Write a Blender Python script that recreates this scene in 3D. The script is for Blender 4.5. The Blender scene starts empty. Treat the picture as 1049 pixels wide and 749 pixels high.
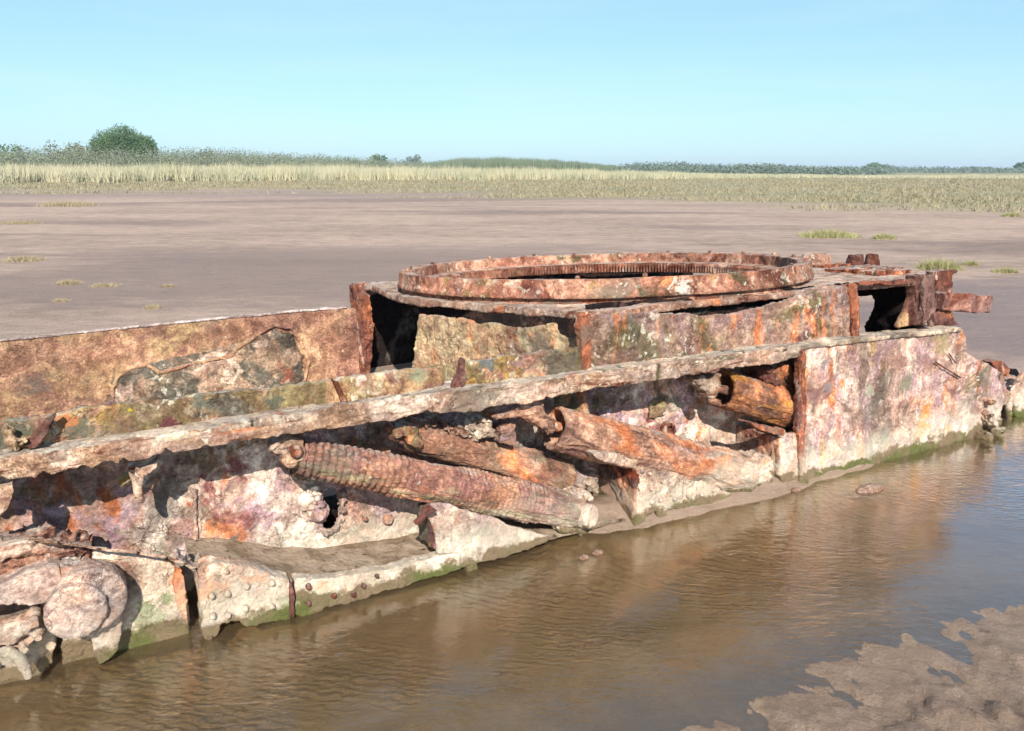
import bpy, math, random
import numpy as np
from mathutils import Vector, Matrix

# ---------------------------------------------------------------- camera, light
W0, H0, F0 = 1049.0, 749.0, 780.0
CX, CY, HY = 524.5, 374.5, 173.0
EYE = 1.17                                   # eye height above the water (water is z = 0)
PIT = math.atan((CY - HY) / F0)
scn = bpy.context.scene
cam = bpy.data.objects.new('camera', bpy.data.cameras.new('camera'))
scn.collection.objects.link(cam)
cam.location = (0, 0, EYE)
cam.rotation_euler = (math.pi / 2 - PIT, 0, 0)
cam.data.sensor_width = 36.0
cam.data.lens = 36.0 * F0 / W0
cam.data.clip_start = 0.02
cam.data.clip_end = 6000
scn.camera = cam

SUN_EL, SUN_AZ = math.radians(36.5), math.radians(173)     # azimuth clockwise from +Y
sdir = Vector((math.sin(SUN_AZ) * math.cos(SUN_EL), math.cos(SUN_AZ) * math.cos(SUN_EL), math.sin(SUN_EL)))
sl = bpy.data.lights.new('sun', 'SUN'); sl.energy = 5.0; sl.angle = math.radians(0.5); sl.color = (1, 0.955, 0.88)
so = bpy.data.objects.new('sun', sl); scn.collection.objects.link(so)
so.rotation_euler = sdir.to_track_quat('Z', 'Y').to_euler(); so.location = (0, -5, 30)

wd = bpy.data.worlds.new('World'); scn.world = wd; wd.use_nodes = True
nt = wd.node_tree; bgn = nt.nodes['Background']
sky = nt.nodes.new('ShaderNodeTexSky'); sky.sky_type = 'NISHITA'; sky.sun_disc = False
sky.sun_elevation = SUN_EL; sky.sun_rotation = SUN_AZ; sky.air_density = 1.0; sky.dust_density = 0.6; sky.ozone_density = 1.0
mul = nt.nodes.new('ShaderNodeMix'); mul.data_type = 'RGBA'; mul.blend_type = 'MULTIPLY'; mul.inputs[0].default_value = 1
mul.inputs[7].default_value = (1.10, 1.56, 1.98, 1)
gm = nt.nodes.new('ShaderNodeGamma'); gm.inputs[1].default_value = 0.55
nt.links.new(sky.outputs[0], gm.inputs[0]); nt.links.new(gm.outputs[0], mul.inputs[6]); tcw = nt.nodes.new('ShaderNodeTexCoord'); mpw = nt.nodes.new('ShaderNodeMapping'); mpw.inputs['Scale'].default_value = (1, 1.6, 9); nt.links.new(tcw.outputs['Generated'], mpw.inputs[0])
nw_ = nt.nodes.new('ShaderNodeTexNoise'); nw_.inputs['Scale'].default_value = 2.6; nw_.inputs['Detail'].default_value = 7; nw_.inputs['Roughness'].default_value = .6; nt.links.new(mpw.outputs[0], nw_.inputs['Vector'])
mr_ = nt.nodes.new('ShaderNodeMapRange'); nt.links.new(nw_.outputs['Fac'], mr_.inputs[0]); mr_.inputs[1].default_value = .45; mr_.inputs[2].default_value = .75; mr_.inputs[3].default_value = 0; mr_.inputs[4].default_value = .20
mxw = nt.nodes.new('ShaderNodeMix'); mxw.data_type = 'RGBA'; nt.links.new(mr_.outputs[0], mxw.inputs[0]); nt.links.new(mul.outputs[2], mxw.inputs[6]); mxw.inputs[7].default_value = (4.2, 5.0, 5.4, 1)
nt.links.new(mxw.outputs[2], bgn.inputs[0])
bgn.inputs[1].default_value = 0.118
scn.view_settings.view_transform = 'Standard'; scn.view_settings.look = 'None'
scn.view_settings.gamma = 1; scn.view_settings.use_curve_mapping = False
scn.view_settings.exposure = 0.78
scn.render.engine = 'CYCLES'
scn.cycles.max_bounces = 6; scn.cycles.transparent_max_bounces = 12

rng = np.random.default_rng(7); random.seed(7)

# ---------------------------------------------------------------- noise
_perm = rng.permutation(256).astype(np.int64); _perm = np.concatenate([_perm, _perm, _perm])
_g = rng.normal(size=(256, 3)); _g /= np.linalg.norm(_g, axis=1)[:, None]
def noise(p):
    p = np.asarray(p, float); i = np.floor(p).astype(np.int64); f = p - i; i &= 255
    u = f * f * f * (f * (f * 6 - 15) + 10)
    out = 0
    for dx in (0, 1):
        for dy in (0, 1):
            for dz in (0, 1):
                h = _perm[_perm[_perm[(i[:, 0] + dx) & 255] + ((i[:, 1] + dy) & 255)] + ((i[:, 2] + dz) & 255)]
                g = _g[h]
                d = g[:, 0] * (f[:, 0] - dx) + g[:, 1] * (f[:, 1] - dy) + g[:, 2] * (f[:, 2] - dz)
                w = (u[:, 0] if dx else 1 - u[:, 0]) * (u[:, 1] if dy else 1 - u[:, 1]) * (u[:, 2] if dz else 1 - u[:, 2])
                out = out + w * d
    return out * 1.6
def fbm(p, o=4):
    s = 0; a = 1; t = 0
    for k in range(o):
        s = s + a * noise(p * 2.03 ** k + 17.3 * k); t += a; a *= 0.55
    return s / t
def smooth(a, b, x):
    t = np.clip((x - a) / (b - a), 0, 1); return t * t * (3 - 2 * t)

# ---------------------------------------------------------------- frame of the wreck
A = math.radians(62); TL = 0.0697
UL = np.array([math.sin(A), math.cos(A), 0]); V0 = np.array([-math.cos(A), math.sin(A), 0]); ZZ = np.array([0, 0, 1.0])
VL = V0 * math.cos(TL) - ZZ * math.sin(TL); WL = ZZ * math.cos(TL) + V0 * math.sin(TL)
RC = np.array([0.4072, 3.5603, -0.4238])     # ring centre seen from the eye
def ray(x, y):
    d = np.array([(x - CX) / F0, 0, 0]) + np.array([0, math.cos(PIT), -math.sin(PIT)]) - (y - CY) / F0 * np.array([0, math.sin(PIT), math.cos(PIT)])
    return d
def totank(X): X = X - RC; return np.array([X @ UL, X @ VL, X @ WL])
O_T = totank(np.zeros(3))
def raytank(x, y): d = ray(x, y); return np.array([d @ UL, d @ VL, d @ WL])
def on_plane(x, y, O, N):                    # measured outline point -> point of a real plane of the wreck
    d = raytank(x, y); s = ((O - O_T) @ N) / (d @ N); return O_T + d * s
def PV(x, y, v): return on_plane(x, y, np.array([0, v, 0]), np.array([0, 1.0, 0]))
def PU(x, y, u): return on_plane(x, y, np.array([u, 0, 0]), np.array([1.0, 0, 0]))
def PW(x, y, w): return on_plane(x, y, np.array([0, 0, w]), np.array([0, 0, 1.0]))
def mpp(P):                                  # metres per pixel at a point of the wreck
    X = RC + P[0] * UL + P[1] * VL + P[2] * WL
    return (X @ np.array([0, math.cos(PIT), -math.sin(PIT)])) / F0
def gpt(x, y, z):                            # point of the ground seen at x, y (world)
    d = ray(x, y); s = (z - EYE) / d[2]; return np.array([d[0] * s, d[1] * s, z])

# ---------------------------------------------------------------- materials
def links(m): return m.node_tree.nodes, m.node_tree.links
def new_mat(name, rough=0.9, spec=0.25):
    m = bpy.data.materials.new(name); m.use_nodes = True; b = m.node_tree.nodes['Principled BSDF']
    b.inputs['Roughness'].default_value = rough; b.inputs['Specular IOR Level'].default_value = spec
    return m, b
def nz(m, vec, scale, detail=6, rough=0.6, dist=0.0, stretch=(1, 1, 1), off=(0, 0, 0)):
    N, L = links(m)
    mp = N.new('ShaderNodeMapping'); mp.inputs['Scale'].default_value = stretch; mp.inputs['Location'].default_value = off
    L.new(vec, mp.inputs[0]); n = N.new('ShaderNodeTexNoise'); L.new(mp.outputs[0], n.inputs['Vector'])
    n.inputs['Scale'].default_value = scale; n.inputs['Detail'].default_value = detail
    n.inputs['Roughness'].default_value = rough; n.inputs['Distortion'].default_value = dist
    return n.outputs['Fac']
def rng_(m, val, a, b, lo=0.0, hi=1.0):
    N, L = links(m); r = N.new('ShaderNodeMapRange'); r.interpolation_type = 'SMOOTHSTEP'
    L.new(val, r.inputs[0]); r.inputs[1].default_value = a; r.inputs[2].default_value = b
    r.inputs[3].default_value = lo; r.inputs[4].default_value = hi; return r.outputs[0]
def mx(m, fac, a, b, mode='MIX'):
    N, L = links(m); x = N.new('ShaderNodeMix'); x.data_type = 'RGBA'; x.blend_type = mode
    if hasattr(fac, 'links'): L.new(fac, x.inputs[0])
    else: x.inputs[0].default_value = fac
    for s, k in ((a, 6), (b, 7)):
        if hasattr(s, 'links'): L.new(s, x.inputs[k])
        else: x.inputs[k].default_value = (*s, 1)
    return x.outputs[2]
def mth(m, op, a, b=None):
    N, L = links(m); x = N.new('ShaderNodeMath'); x.operation = op
    for s, k in ((a, 0), (b, 1)):
        if s is None: continue
        if hasattr(s, 'links'): L.new(s, x.inputs[k])
        else: x.inputs[k].default_value = s
    return x.outputs[0]
def bump(m, b, hs, dist=0.004, strength=1.0):
    N, L = links(m); prev = None
    for h, d in hs:
        bp = N.new('ShaderNodeBump'); bp.inputs['Distance'].default_value = d; bp.inputs['Strength'].default_value = strength
        L.new(h, bp.inputs['Height'])
        if prev: L.new(prev, bp.inputs['Normal'])
        prev = bp.outputs[0]
    L.new(prev, b.inputs['Normal'])
LILAC = (.40, .32, .33); PINK = (.52, .35, .27); ORANGE = (.58, .27, .14); DARK = (.10, .045, .04); BROWN = (.22, .10, .07)
OLIVE = (.19, .17, .10); GREY = (.15, .145, .12); CREAM = (.68, .62, .50); OCHRE = (.45, .33, .12); PALE = (.58, .50, .42); TAN = (.40, .26, .16)
def rust(name, b1, b2, layers, crust=0.62, crustcol=CREAM, water=True, spots=(), grain=1.0, wet=.42, silt=1.0):
    m, b = new_mat(name, 0.92, 0.18); N, L = links(m); seed_bark = len(layers) and layers[0][4] == (.35, 1.6, 1.6)
    tc = N.new('ShaderNodeTexCoord').outputs['Object']
    seed = (abs(hash(name)) % 97) / 7.0 if False else sum(map(ord, name)) % 97 / 7.0
    c = mx(m, rng_(m, nz(m, tc, 5.5, 8, .62, .6, off=(seed, 0, 0)), .44, .56), b1, b2)
    for k, (col, sc, th, wdt, st) in enumerate(layers):
        f = rng_(m, nz(m, tc, sc, 9, .62, .9, st, (seed + 3.1 * k, 1.7 * k, 0.3)), th - wdt, th + wdt)
        c = mx(m, f, c, col)
    # tonal mottling of the scale itself
    c = mx(m, .75, c, mx(m, rng_(m, nz(m, tc, 28, 8, .7, .4), .3, .72), (.66, .61, .61), (1.38, 1.34, 1.28)), 'MULTIPLY')
    c = mx(m, .6, c, mx(m, rng_(m, nz(m, tc, 110 * grain, 4, .7), .33, .67), (.62, .56, .52), (1.3, 1.3, 1.3)), 'MULTIPLY')
    c = mx(m, .8, c, mx(m, rng_(m, nz(m, tc, 13, 7, .66, .8, off=(5, seed, 3)), .42, .60), (.70, .60, .58), (1.22, 1.16, 1.12)), 'MULTIPLY')
    c = mx(m, rng_(m, nz(m, tc, 3.2, 7, .66, .5, off=(2, 5, seed)), .56, .66, 0, .62), c, (.21, .185, .15))
    c = mx(m, rng_(m, nz(m, tc, 4.0, 7, .66, .5, off=(7, seed, 1)), .60, .68, 0, .65), c, (.20, .11, .10))
    c = mx(m, .8, c, mx(m, rng_(m, nz(m, tc, 1.7, 5, .6, .3, off=(seed, 1, 9)), .38, .62), (.74, .72, .72), (1.20, 1.18, 1.16)), 'MULTIPLY')
    rd = mth(m, 'ABSOLUTE', mth(m, 'SUBTRACT', nz(m, tc, 17, 6, .62, 1.2, off=(seed, 8, 1)), .5))
    c = mx(m, mth(m, 'MULTIPLY', rng_(m, rd, 0, .022, 1, 0), rng_(m, nz(m, tc, 5, 4, off=(1, seed, 6)), .46, .60, 0, .75)), c, (.17, .085, .06))
    # thin cracks between the scales
    v = N.new('ShaderNodeTexVoronoi'); v.feature = 'DISTANCE_TO_EDGE'; v.inputs['Scale'].default_value = 9
    wv = N.new('ShaderNodeMix'); wv.data_type = 'VECTOR'; wv.inputs[0].default_value = .25
    nn = N.new('ShaderNodeTexNoise'); nn.inputs['Scale'].default_value = 9; nn.inputs['Detail'].default_value = 5; L.new(tc, nn.inputs['Vector'])
    L.new(tc, wv.inputs[4]); L.new(nn.outputs['Color'], wv.inputs[5]); L.new(wv.outputs[1], v.inputs['Vector'])
    crk = mth(m, 'MULTIPLY', rng_(m, v.outputs['Distance'], 0, .022, 1, 0), rng_(m, nz(m, tc, 4, 3), .5, .62))
    c = mx(m, mth(m, 'MULTIPLY', crk, .30 if seed_bark else .55), c, (.13, .06, .04))
    # barnacle and salt crust
    f = rng_(m, nz(m, tc, 34, 6, .62, .3, off=(9, 2, seed)), crust - .01, crust + .05)
    f = mth(m, 'MULTIPLY', f, rng_(m, nz(m, tc, 4.5, 4, off=(4, seed, 2)), .42, .62))
    c = mx(m, mth(m, 'MULTIPLY', f, .72), c, crustcol)
    for (px, py, pz, r, col) in spots:
        vm = N.new('ShaderNodeVectorMath'); vm.operation = 'DISTANCE'; L.new(tc, vm.inputs[0]); vm.inputs[1].default_value = (px, py, pz)
        d = mth(m, 'ADD', vm.outputs['Value'], mth(m, 'MULTIPLY', mth(m, 'SUBTRACT', nz(m, tc, 20, 9, .75, 1.0), .5), r * 5.5))
        c = mx(m, rng_(m, d, r * .55, r * 1.0, .80, 0), c, col)
    if water:
        g = N.new('ShaderNodeNewGeometry'); sp = N.new('ShaderNodeSeparateXYZ'); L.new(g.outputs['Position'], sp.inputs[0])
        z = mth(m, 'ADD', sp.outputs[2], mth(m, 'MULTIPLY', mth(m, 'SUBTRACT', nz(m, tc, 7, 7, .65, .5), .5), .30))
        c = mx(m, rng_(m, z, .07, .20, wet, 0), c, (.68, .62, .49))
        z2 = mth(m, 'ADD', sp.outputs[2], mth(m, 'MULTIPLY', mth(m, 'SUBTRACT', nz(m, tc, 10, 6, .65), .5), .17))
        gc = mx(m, rng_(m, nz(m, tc, 5, 4), .46, .60), (.20, .145, .085), (.11, .12, .03))
        c = mx(m, rng_(m, z2, .036, .056, .92, 0), c, gc)
    gmm = N.new('ShaderNodeGamma'); gmm.inputs[1].default_value = 1.24; L.new(c, gmm.inputs[0]); c = mx(m, 1.0, gmm.outputs[0], (1.24, 1.28, 1.30), 'MULTIPLY')
    gn = N.new('ShaderNodeNewGeometry'); sn = N.new('ShaderNodeSeparateXYZ'); L.new(gn.outputs['Normal'], sn.inputs[0])   # dried silt and salt settled on the upward faces
    c = mx(m, mth(m, 'MULTIPLY', rng_(m, sn.outputs[2], .80, .95), rng_(m, nz(m, tc, 16, 7, .7), .40, .62, .0, .62 * silt)), c, (.58, .50, .41))
    L.new(c, b.inputs['Base Color'])
    bs = (.3, 1.5, 1.5) if seed_bark else (1, 1, 1)
    bump(m, b, [(nz(m, tc, 22, 9, .68, .8, bs), .022), (nz(m, tc, 75, 7, .7, .4, bs), .010), (nz(m, tc, 210, 4, .7, .2), .0025), (mth(m, 'SUBTRACT', 1.0, crk), .001 if seed_bark else .003)])
    return m
VS = (3.2, 3.2, .9)
M_hull = rust('pale_flaking_rust', PINK, LILAC, [(PALE, 4, .55, .07, (1, 1, 1)), (ORANGE, 4.5, .61, .06, VS), (OLIVE, 4, .62, .05, (1, 1, 1)), (BROWN, 6, .64, .04, (1, 1, 1))])
M_wall = rust('stained_inner_plate', (.54, .43, .46), (.62, .44, .35), [(PALE, 5, .54, .05, (1, 1, 1)), ((.30, .26, .19), 5.2, .56, .04, (1, 1, 1)), (ORANGE, 6, .60, .05, (1.5, 1.5, .8)), ((.33, .17, .16), 6.5, .61, .04, (1, 1, 1)), ((.24, .21, .18), 7, .61, .04, (1, 1, 1)), ((.74, .68, .60), 6, .57, .05, (1, 1, 1))])
M_panel = rust('streaked_rust_panel', LILAC, (.50, .36, .27), [(PALE, 4, .50, .09, VS), (ORANGE, 4.5, .60, .06, VS), (OCHRE, 4, .64, .05, VS), (OLIVE, 5, .63, .04, (1, 1, .6)), (BROWN, 7, .66, .03, (1, 1, .7))])
M_strip = rust('lichen_covered_rust', (.37, .26, .17), (.30, .21, .17), [(OLIVE, 5, .46, .06, (1, 1, 1)), (GREY, 4.6, .56, .04, (1, 1, 1)), (OCHRE, 5, .59, .06, (1, 1, 1)), (ORANGE, 4, .64, .04, (1, 1, 1)), ((.25, .14, .15), 4, .62, .05, (1, 1, 1))], crust=.56, water=False)
M_ledge = rust('pale_fraying_ledge', (.46, .34, .24), (.50, .37, .29), [(PALE, 4, .52, .07, (1, 1, 1)), (ORANGE, 6, .65, .05, (.5, 1, 2)), (BROWN, 9, .60, .05, (.4, 1, 3)), (OLIVE, 6, .63, .05, (1, 1, 1))], crust=.60, water=False)
M_ring = rust('red_brown_ring_rust', (.42, .24, .18), (.46, .29, .21), [(BROWN, 6, .52, .06, (1, 1, 1)), (PALE, 5, .63, .05, (1, 1, 1)), (OLIVE, 6, .63, .04, (1, 1, 1)), (ORANGE, 8, .66, .04, (1, 1, 1))], crust=.60, water=False)
M_top = rust('weathered_deck_rust', (.42, .29, .22), (.48, .36, .28), [(BROWN, 8, .60, .05, (1, 1, 1)), (PALE, 5, .56, .06, (1, 1, 1)), (ORANGE, 5, .63, .05, (1, 1, 1))], crust=.6, water=False)
M_red = rust('reddish_speckled_rust', (.40, .25, .18), (.42, .29, .21), [((.46, .36, .22), 3, .54, .09, (1, 1, 1)), ((.36, .22, .18), 2.6, .56, .08, (1, 1, 1)), ((.52, .38, .25), 90, .58, .04, (1, 1, 1))], crust=.66, crustcol=(.60, .52, .34), water=False, grain=1.3)
M_bulk = rust('ochre_stained_rust', (.42, .30, .19), (.38, .30, .20), [((.36, .31, .19), 4, .52, .07, (1, 1, 1)), (ORANGE, 5, .60, .05, VS), ((.30, .17, .15), 4, .61, .05, VS), (PALE, 7, .64, .05, (1, 1, 1))], water=False)
M_dark = rust('dark_purple_rust', (.16, .09, .08), (.24, .14, .12), [(BROWN, 6, .55, .05, (1, 1, 1)), (ORANGE, 6, .66, .04, (1, 1, 1)), (PALE, 7, .66, .04, (1, 1, 1))], crust=.66, water=False)
M_post = rust('orange_brown_rust', (.33, .15, .09), (.26, .13, .10), [(ORANGE, 6, .60, .06, VS), (PALE, 6, .60, .06, VS), (DARK, 9, .60, .05, VS)])
M_low = rust('salt_whitened_rust', (.58, .48, .40), (.62, .53, .44), [(PINK, 6, .52, .05, (1, 1, 1)), ((.42, .34, .22), 7, .56, .05, (1, 1, 1)), ((.30, .20, .16), 10, .62, .04, (1, 1, 1)), (ORANGE, 5, .64, .04, VS), ((.46, .42, .38), 6, .58, .05, (1, 1, 1))], crust=.66)
M_grey = rust('pale_grey_stone_rust', (.48, .40, .36), (.56, .44, .36), [((.38, .34, .32), 5, .55, .06, (1, 1, 1)), (ORANGE, 7, .68, .04, (1, 1, 1))], crust=.66)
BX = (.35, 1.6, 1.6)
def bark(name, b1, b2, extra): return rust(name, b1, b2, [((.20, .13, .10), 16, .57, .05, BX), (PALE, 7, .62, .05, BX), (ORANGE, 4, .60, .05, (.6, 1, 1))] + extra, crust=.63, water=True)
M_sp1 = bark('split_brown_rust', (.46, .29, .20), (.38, .24, .19), [((.34, .20, .18), 5, .55, .06, (1, 1, 1)), ((.34, .30, .21), 6, .62, .05, BX)])
M_sp2 = bark('wood_like_brown_rust', (.34, .25, .18), (.40, .25, .18), [((.24, .20, .15), 5, .56, .05, BX)])
M_sp3 = bark('pinkish_flaked_rust', (.50, .34, .25), (.42, .29, .23), [(LILAC, 4, .60, .05, BX), (ORANGE, 5, .62, .06, (.6, 1, 1))])
M_sp4 = bark('dark_orange_rust', (.34, .18, .10), (.27, .16, .12), [((.46, .26, .08), 5, .57, .05, BX), ((.30, .27, .17), 6, .64, .04, BX)])

# ---------------------------------------------------------------- mesh helpers
def mesh_obj(name, V, Fq, mat, parent=None, smooth_=True):
    V = np.asarray(V, np.float32); me = bpy.data.meshes.new(name)
    if isinstance(Fq, np.ndarray):
        k = Fq.shape[1]; n = len(Fq)
        me.vertices.add(len(V)); me.vertices.foreach_set('co', V.ravel())
        me.loops.add(n * k); me.loops.foreach_set('vertex_index', Fq.astype(np.int32).ravel())
        me.polygons.add(n); me.polygons.foreach_set('loop_start', np.arange(0, n * k, k, dtype=np.int32))
        me.polygons.foreach_set('loop_total', np.full(n, k, np.int32)); me.update(calc_edges=True)
    else:
        me.from_pydata([tuple(map(float, v)) for v in V], [], Fq)
    me.validate()
    if smooth_: me.polygons.foreach_set('use_smooth', np.ones(len(me.polygons), bool))
    me.materials.append(mat); o = bpy.data.objects.new(name, me); scn.collection.objects.link(o)
    if parent: o.parent = parent
    return o
def tag(o, label=None, cat=None, group=None, kind=None):
    if label: o['label'] = label
    if cat: o['category'] = cat
    if group: o['group'] = group
    if kind: o['kind'] = kind
    return o
def empty(name, loc, rot=None):
    o = bpy.data.objects.new(name, None); scn.collection.objects.link(o); o.location = loc
    if rot is not None: o.rotation_euler = rot
    return o
def voxel(V, Fl, vs):
    me = bpy.data.meshes.new('t'); me.from_pydata([tuple(map(float, v)) for v in V], [], Fl); me.update()
    o = bpy.data.objects.new('t', me); scn.collection.objects.link(o)
    md = o.modifiers.new('r', 'REMESH'); md.mode = 'VOXEL'; md.voxel_size = vs; md.adaptivity = 0
    dg = bpy.context.evaluated_depsgraph_get(); ev = o.evaluated_get(dg); m2 = ev.to_mesh()
    n = len(m2.vertices); co = np.empty(n * 3, np.float32); m2.vertices.foreach_get('co', co)
    no = np.empty(n * 3, np.float32); m2.vertices.foreach_get('normal', no)
    npoly = len(m2.polygons); vi = np.empty(len(m2.loops), np.int32); m2.loops.foreach_get('vertex_index', vi)
    ev.to_mesh_clear(); bpy.data.objects.remove(o); bpy.data.meshes.remove(me)
    return co.reshape(-1, 3).astype(float), no.reshape(-1, 3).astype(float), vi.reshape(npoly, 4)
def corrode(P, Nn, amp=1.0, st=(1, 1, 1), seed=0.0):
    q = P * np.array(st) + seed
    d = .0042 * fbm(q * 5, 3)
    f = fbm(q * np.array([7, 7, 9]) + 31, 5) * 3.4
    d += .0042 * (np.floor(f) + smooth(.88, 1.0, f - np.floor(f)))          # stepped, delaminated layers
    d += .0016 * fbm(q * 45, 3)
    pit = fbm(q * 13 + 77, 4); d -= .005 * smooth(.26, .40, pit)
    return P + Nn * (d * amp)[:, None]
def solid(name, V, Fl, mat, parent, vs=.006, amp=1.0, st=(1, 1, 1), seed=0.0):
    P, Nn, Q = voxel(V, Fl, vs); P = corrode(P, Nn, amp, st, seed)
    return mesh_obj(name, P, Q, mat, parent)
def prism_geo(pts, off, base=0):
    n = len(pts); V = list(pts) + [p + off for p in pts]
    F = [list(range(base, base + n)), list(range(base + 2 * n - 1, base + n - 1, -1))]
    for i in range(n): j = (i + 1) % n; F.append([base + j, base + i, base + n + i, base + n + j])
    return V, F
def ragged(pts, step=.015, jit=.003, seed=0):
    out = []; n = len(pts); r = np.random.default_rng(seed + 5)
    for i in range(n):
        a, b = pts[i], pts[(i + 1) % n]; L = np.linalg.norm(b - a); k = max(1, int(L / step))
        for j in range(k): out.append(a + (b - a) * j / k + (r.normal(size=3) * jit * .35 if jit else 0))
    return out
def fray(pts, jit):
    P = np.array(pts); k = np.stack([fbm(P * 14 + 3.3 * s, 4) for s in range(3)], 1); return [p for p in P + k * jit * 3.2]
def plate(name, px, v, t, mat, parent, vs=.006, amp=1.0, jit=.003, st=(1, 1, 1), plane=None, off=None):
    if plane == 'u': pts = [PU(x, y, v) for x, y in px]; off = np.array([t, 0, 0])
    elif plane == 'w': pts = [PW(x, y, v) for x, y in px]; off = np.array([0, 0, -t])
    elif plane is not None: pts = [on_plane(x, y, *plane) for x, y in px]; off = plane[1] * t
    else: pts = [PV(x, y, v) for x, y in px]; off = np.array([0, t, 0])
    pts = fray(ragged(pts, .008, jit, len(px)), jit)
    for p in pts:
        if plane is None: p[1] = v
    V, Fc = prism_geo(pts, off)
    return solid(name, V, Fc, mat, parent, vs, amp, st)
def loft(name, geos, mat, parent, vs=.006, amp=1.0, st=(1, 1, 1), seed=0.0):
    V = []; Fc = []
    for v_, f_ in geos:
        b = len(V); V += list(v_); Fc += [[i + b for i in f] for f in f_]
    return solid(name, V, Fc, mat, parent, vs, amp, st, seed)
def lathe_geo(prof, ax0, ax1, up=None, n=48):
    d = ax1 - ax0; L = np.linalg.norm(d); d = d / L
    a = np.cross(d, [0, 0, 1.0] if abs(d[2]) < .9 else [0, 1.0, 0]); a /= np.linalg.norm(a); b = np.cross(d, a)
    V = []; F = []; m = len(prof)
    for (s, r) in prof:
        for k in range(n):
            th = 2 * math.pi * k / n; V.append(ax0 + d * s * L + (a * math.cos(th) + b * math.sin(th)) * r)
    for i in range(m - 1):
        for k in range(n): j = (k + 1) % n; F.append([i * n + k, i * n + j, (i + 1) * n + j, (i + 1) * n + k])
    F.append(list(range(n - 1, -1, -1))); F.append([(m - 1) * n + k for k in range(n)])
    return V, F
def box_geo(c, a, b, d):                      # centre and three half-axis vectors
    c, a, b, d = map(np.asarray, (c, a, b, d)); V = [c + i * a + j * b + k * d for i in (-1, 1) for j in (-1, 1) for k in (-1, 1)]
    F = [[0, 1, 3, 2], [4, 6, 7, 5], [0, 4, 5, 1], [2, 3, 7, 6], [0, 2, 6, 4], [1, 5, 7, 3]]
    if np.dot(np.cross(a, b), d) < 0: F = [f[::-1] for f in F]
    return V, F
E_U = np.array([1.0, 0, 0]); E_V = np.array([0, 1.0, 0]); E_W = np.array([0, 0, 1.0])

# ---------------------------------------------------------------- the ground, water
def tank_uv(x, y):
    dx = x - RC[0]; dy = y - RC[1]; return dx * UL[0] + dy * UL[1], dx * V0[0] + dy * V0[1]
shore = [(-9, .50), (-3, .85), (-1.3, 1.02), (-.6, 1.10), (-.15, 1.24), (.2, 1.40), (.45, 1.47), (.71, 1.60), (.92, 1.70), (1.09, 1.79), (1.36, 1.88), (2, 2.02), (3, 2.2), (5, 3.0), (9, 4.6)]
shx = np.array([s[0] for s in shore]); shy = np.array([s[1] for s in shore])
def height(x, y):
    u, v = tank_uv(x, y); p = np.stack([x, y, 0 * x], 1); r = np.hypot(x, y)
    near = np.interp(x, shx, shy) - .09 + .06 * fbm(p * 2.6, 5) * smooth(12, 3, r)
    d1 = (y - near) * .9                                   # inside the pool is positive
    d2 = (-1.0 - v) + .0 * u                               # towards the camera from the hull side
    far = smooth(-.1, .5, v) * 1.0
    bank = -.013 * smooth(0, .22, d1) - .088 * smooth(.20, .75, d1) + .10 * smooth(.08, -1.2, d1)
    h = np.where(v < -.9, bank, bank)
    back = .12 * smooth(-.8, .6, v) + .0
    h = np.maximum(h, -.10) + np.where(v > -.8, 0, 0)
    h = h * (1 - smooth(-.97, -.55, v)) + .12 * smooth(-.97, -.55, v)
    # beyond the rear of the wreck the pool runs on a little, then the flat rises
    # sand banked against the foot of the hull
    m = np.exp(-((v + 1.0) / .19) ** 2) * smooth(-1.05, -.55, u) * smooth(1.25, .5, u) * (.122 + .03 * fbm(p * 5 + 2, 3))
    m += np.exp(-((v + 1.0) / .22) ** 2) * np.exp(-((u - .05) / .30) ** 2) * .020
    m += .045 * np.exp(-((v + .93) / .10) ** 2) * smooth(-.95, -.75, u) * smooth(1.4, 1.0, u)
    h = h + m * (v < -.2)
    amp = smooth(30, 2, r)
    h += .006 * fbm(p * 6, 3) * amp + .0025 * fbm(p * 22, 3) * smooth(8, 1, r)
    # sand ripples under the water
    ph = (x * .55 + y * 1.0 + .05 * fbm(p * 3, 2)) / .052 * 2 * math.pi * .5
    inw = smooth(.02, .3, d1) * smooth(-.95, -1.25, v)
    h += .0 * np.sin(ph + 2.2 * fbm(p * 4 + 9, 2)) * inw * (0.6 + .8 * fbm(p * 2 + 5, 2))
    # trodden, lumpy bank where the photographer stands
    lump = smooth(.22, -.25, d1) * smooth(4, 1.2, r) * (v < -1.2)
    h += lump * (.030 * fbm(p * 6 + 40, 6) + .016 * smooth(.0, .25, fbm(p * 11 + 4, 3)) + .014 * np.abs(fbm(p * 26, 3)) - .012 * smooth(.1, .4, fbm(p * 6 + 12, 3)))
    h += .03 * fbm(p * .25 + 3, 2) * smooth(3, 12, r) + .12 * fbm(p * .03, 2) * smooth(30, 120, r)
    return h
def veg_mask(x, y):
    r = np.hypot(x, y); th = np.degrees(np.arctan2(x, y)); p = np.stack([x, y, 0 * x], 1)
    edge = np.interp(th, [-60, -34, -20, -10, 0, 10, 20, 34, 60], [42, 40, 39, 34, 28, 24.5, 22.5, 21, 21])
    q = p * np.array([.10, .30, 1])
    return smooth(-.10, .35, (r - edge) / edge + .55 * fbm(q * 1.2, 4)), edge
NA, NR = 760, 620
th = np.linspace(-math.pi, math.pi, NA + 1)[:-1]
th = np.sign(th) * np.abs(th / math.pi) ** 1.6 * math.pi
rr = np.concatenate([[.0], .12 * (3500 / .12) ** np.linspace(0, 1, NR)])
rr = .12 * (5.5 / .12) ** np.linspace(0, 1, 400); rr = np.concatenate([rr, 5.5 * (3500 / 5.5) ** np.linspace(0, 1, NR - 400 + 1)[1:]])
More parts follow.
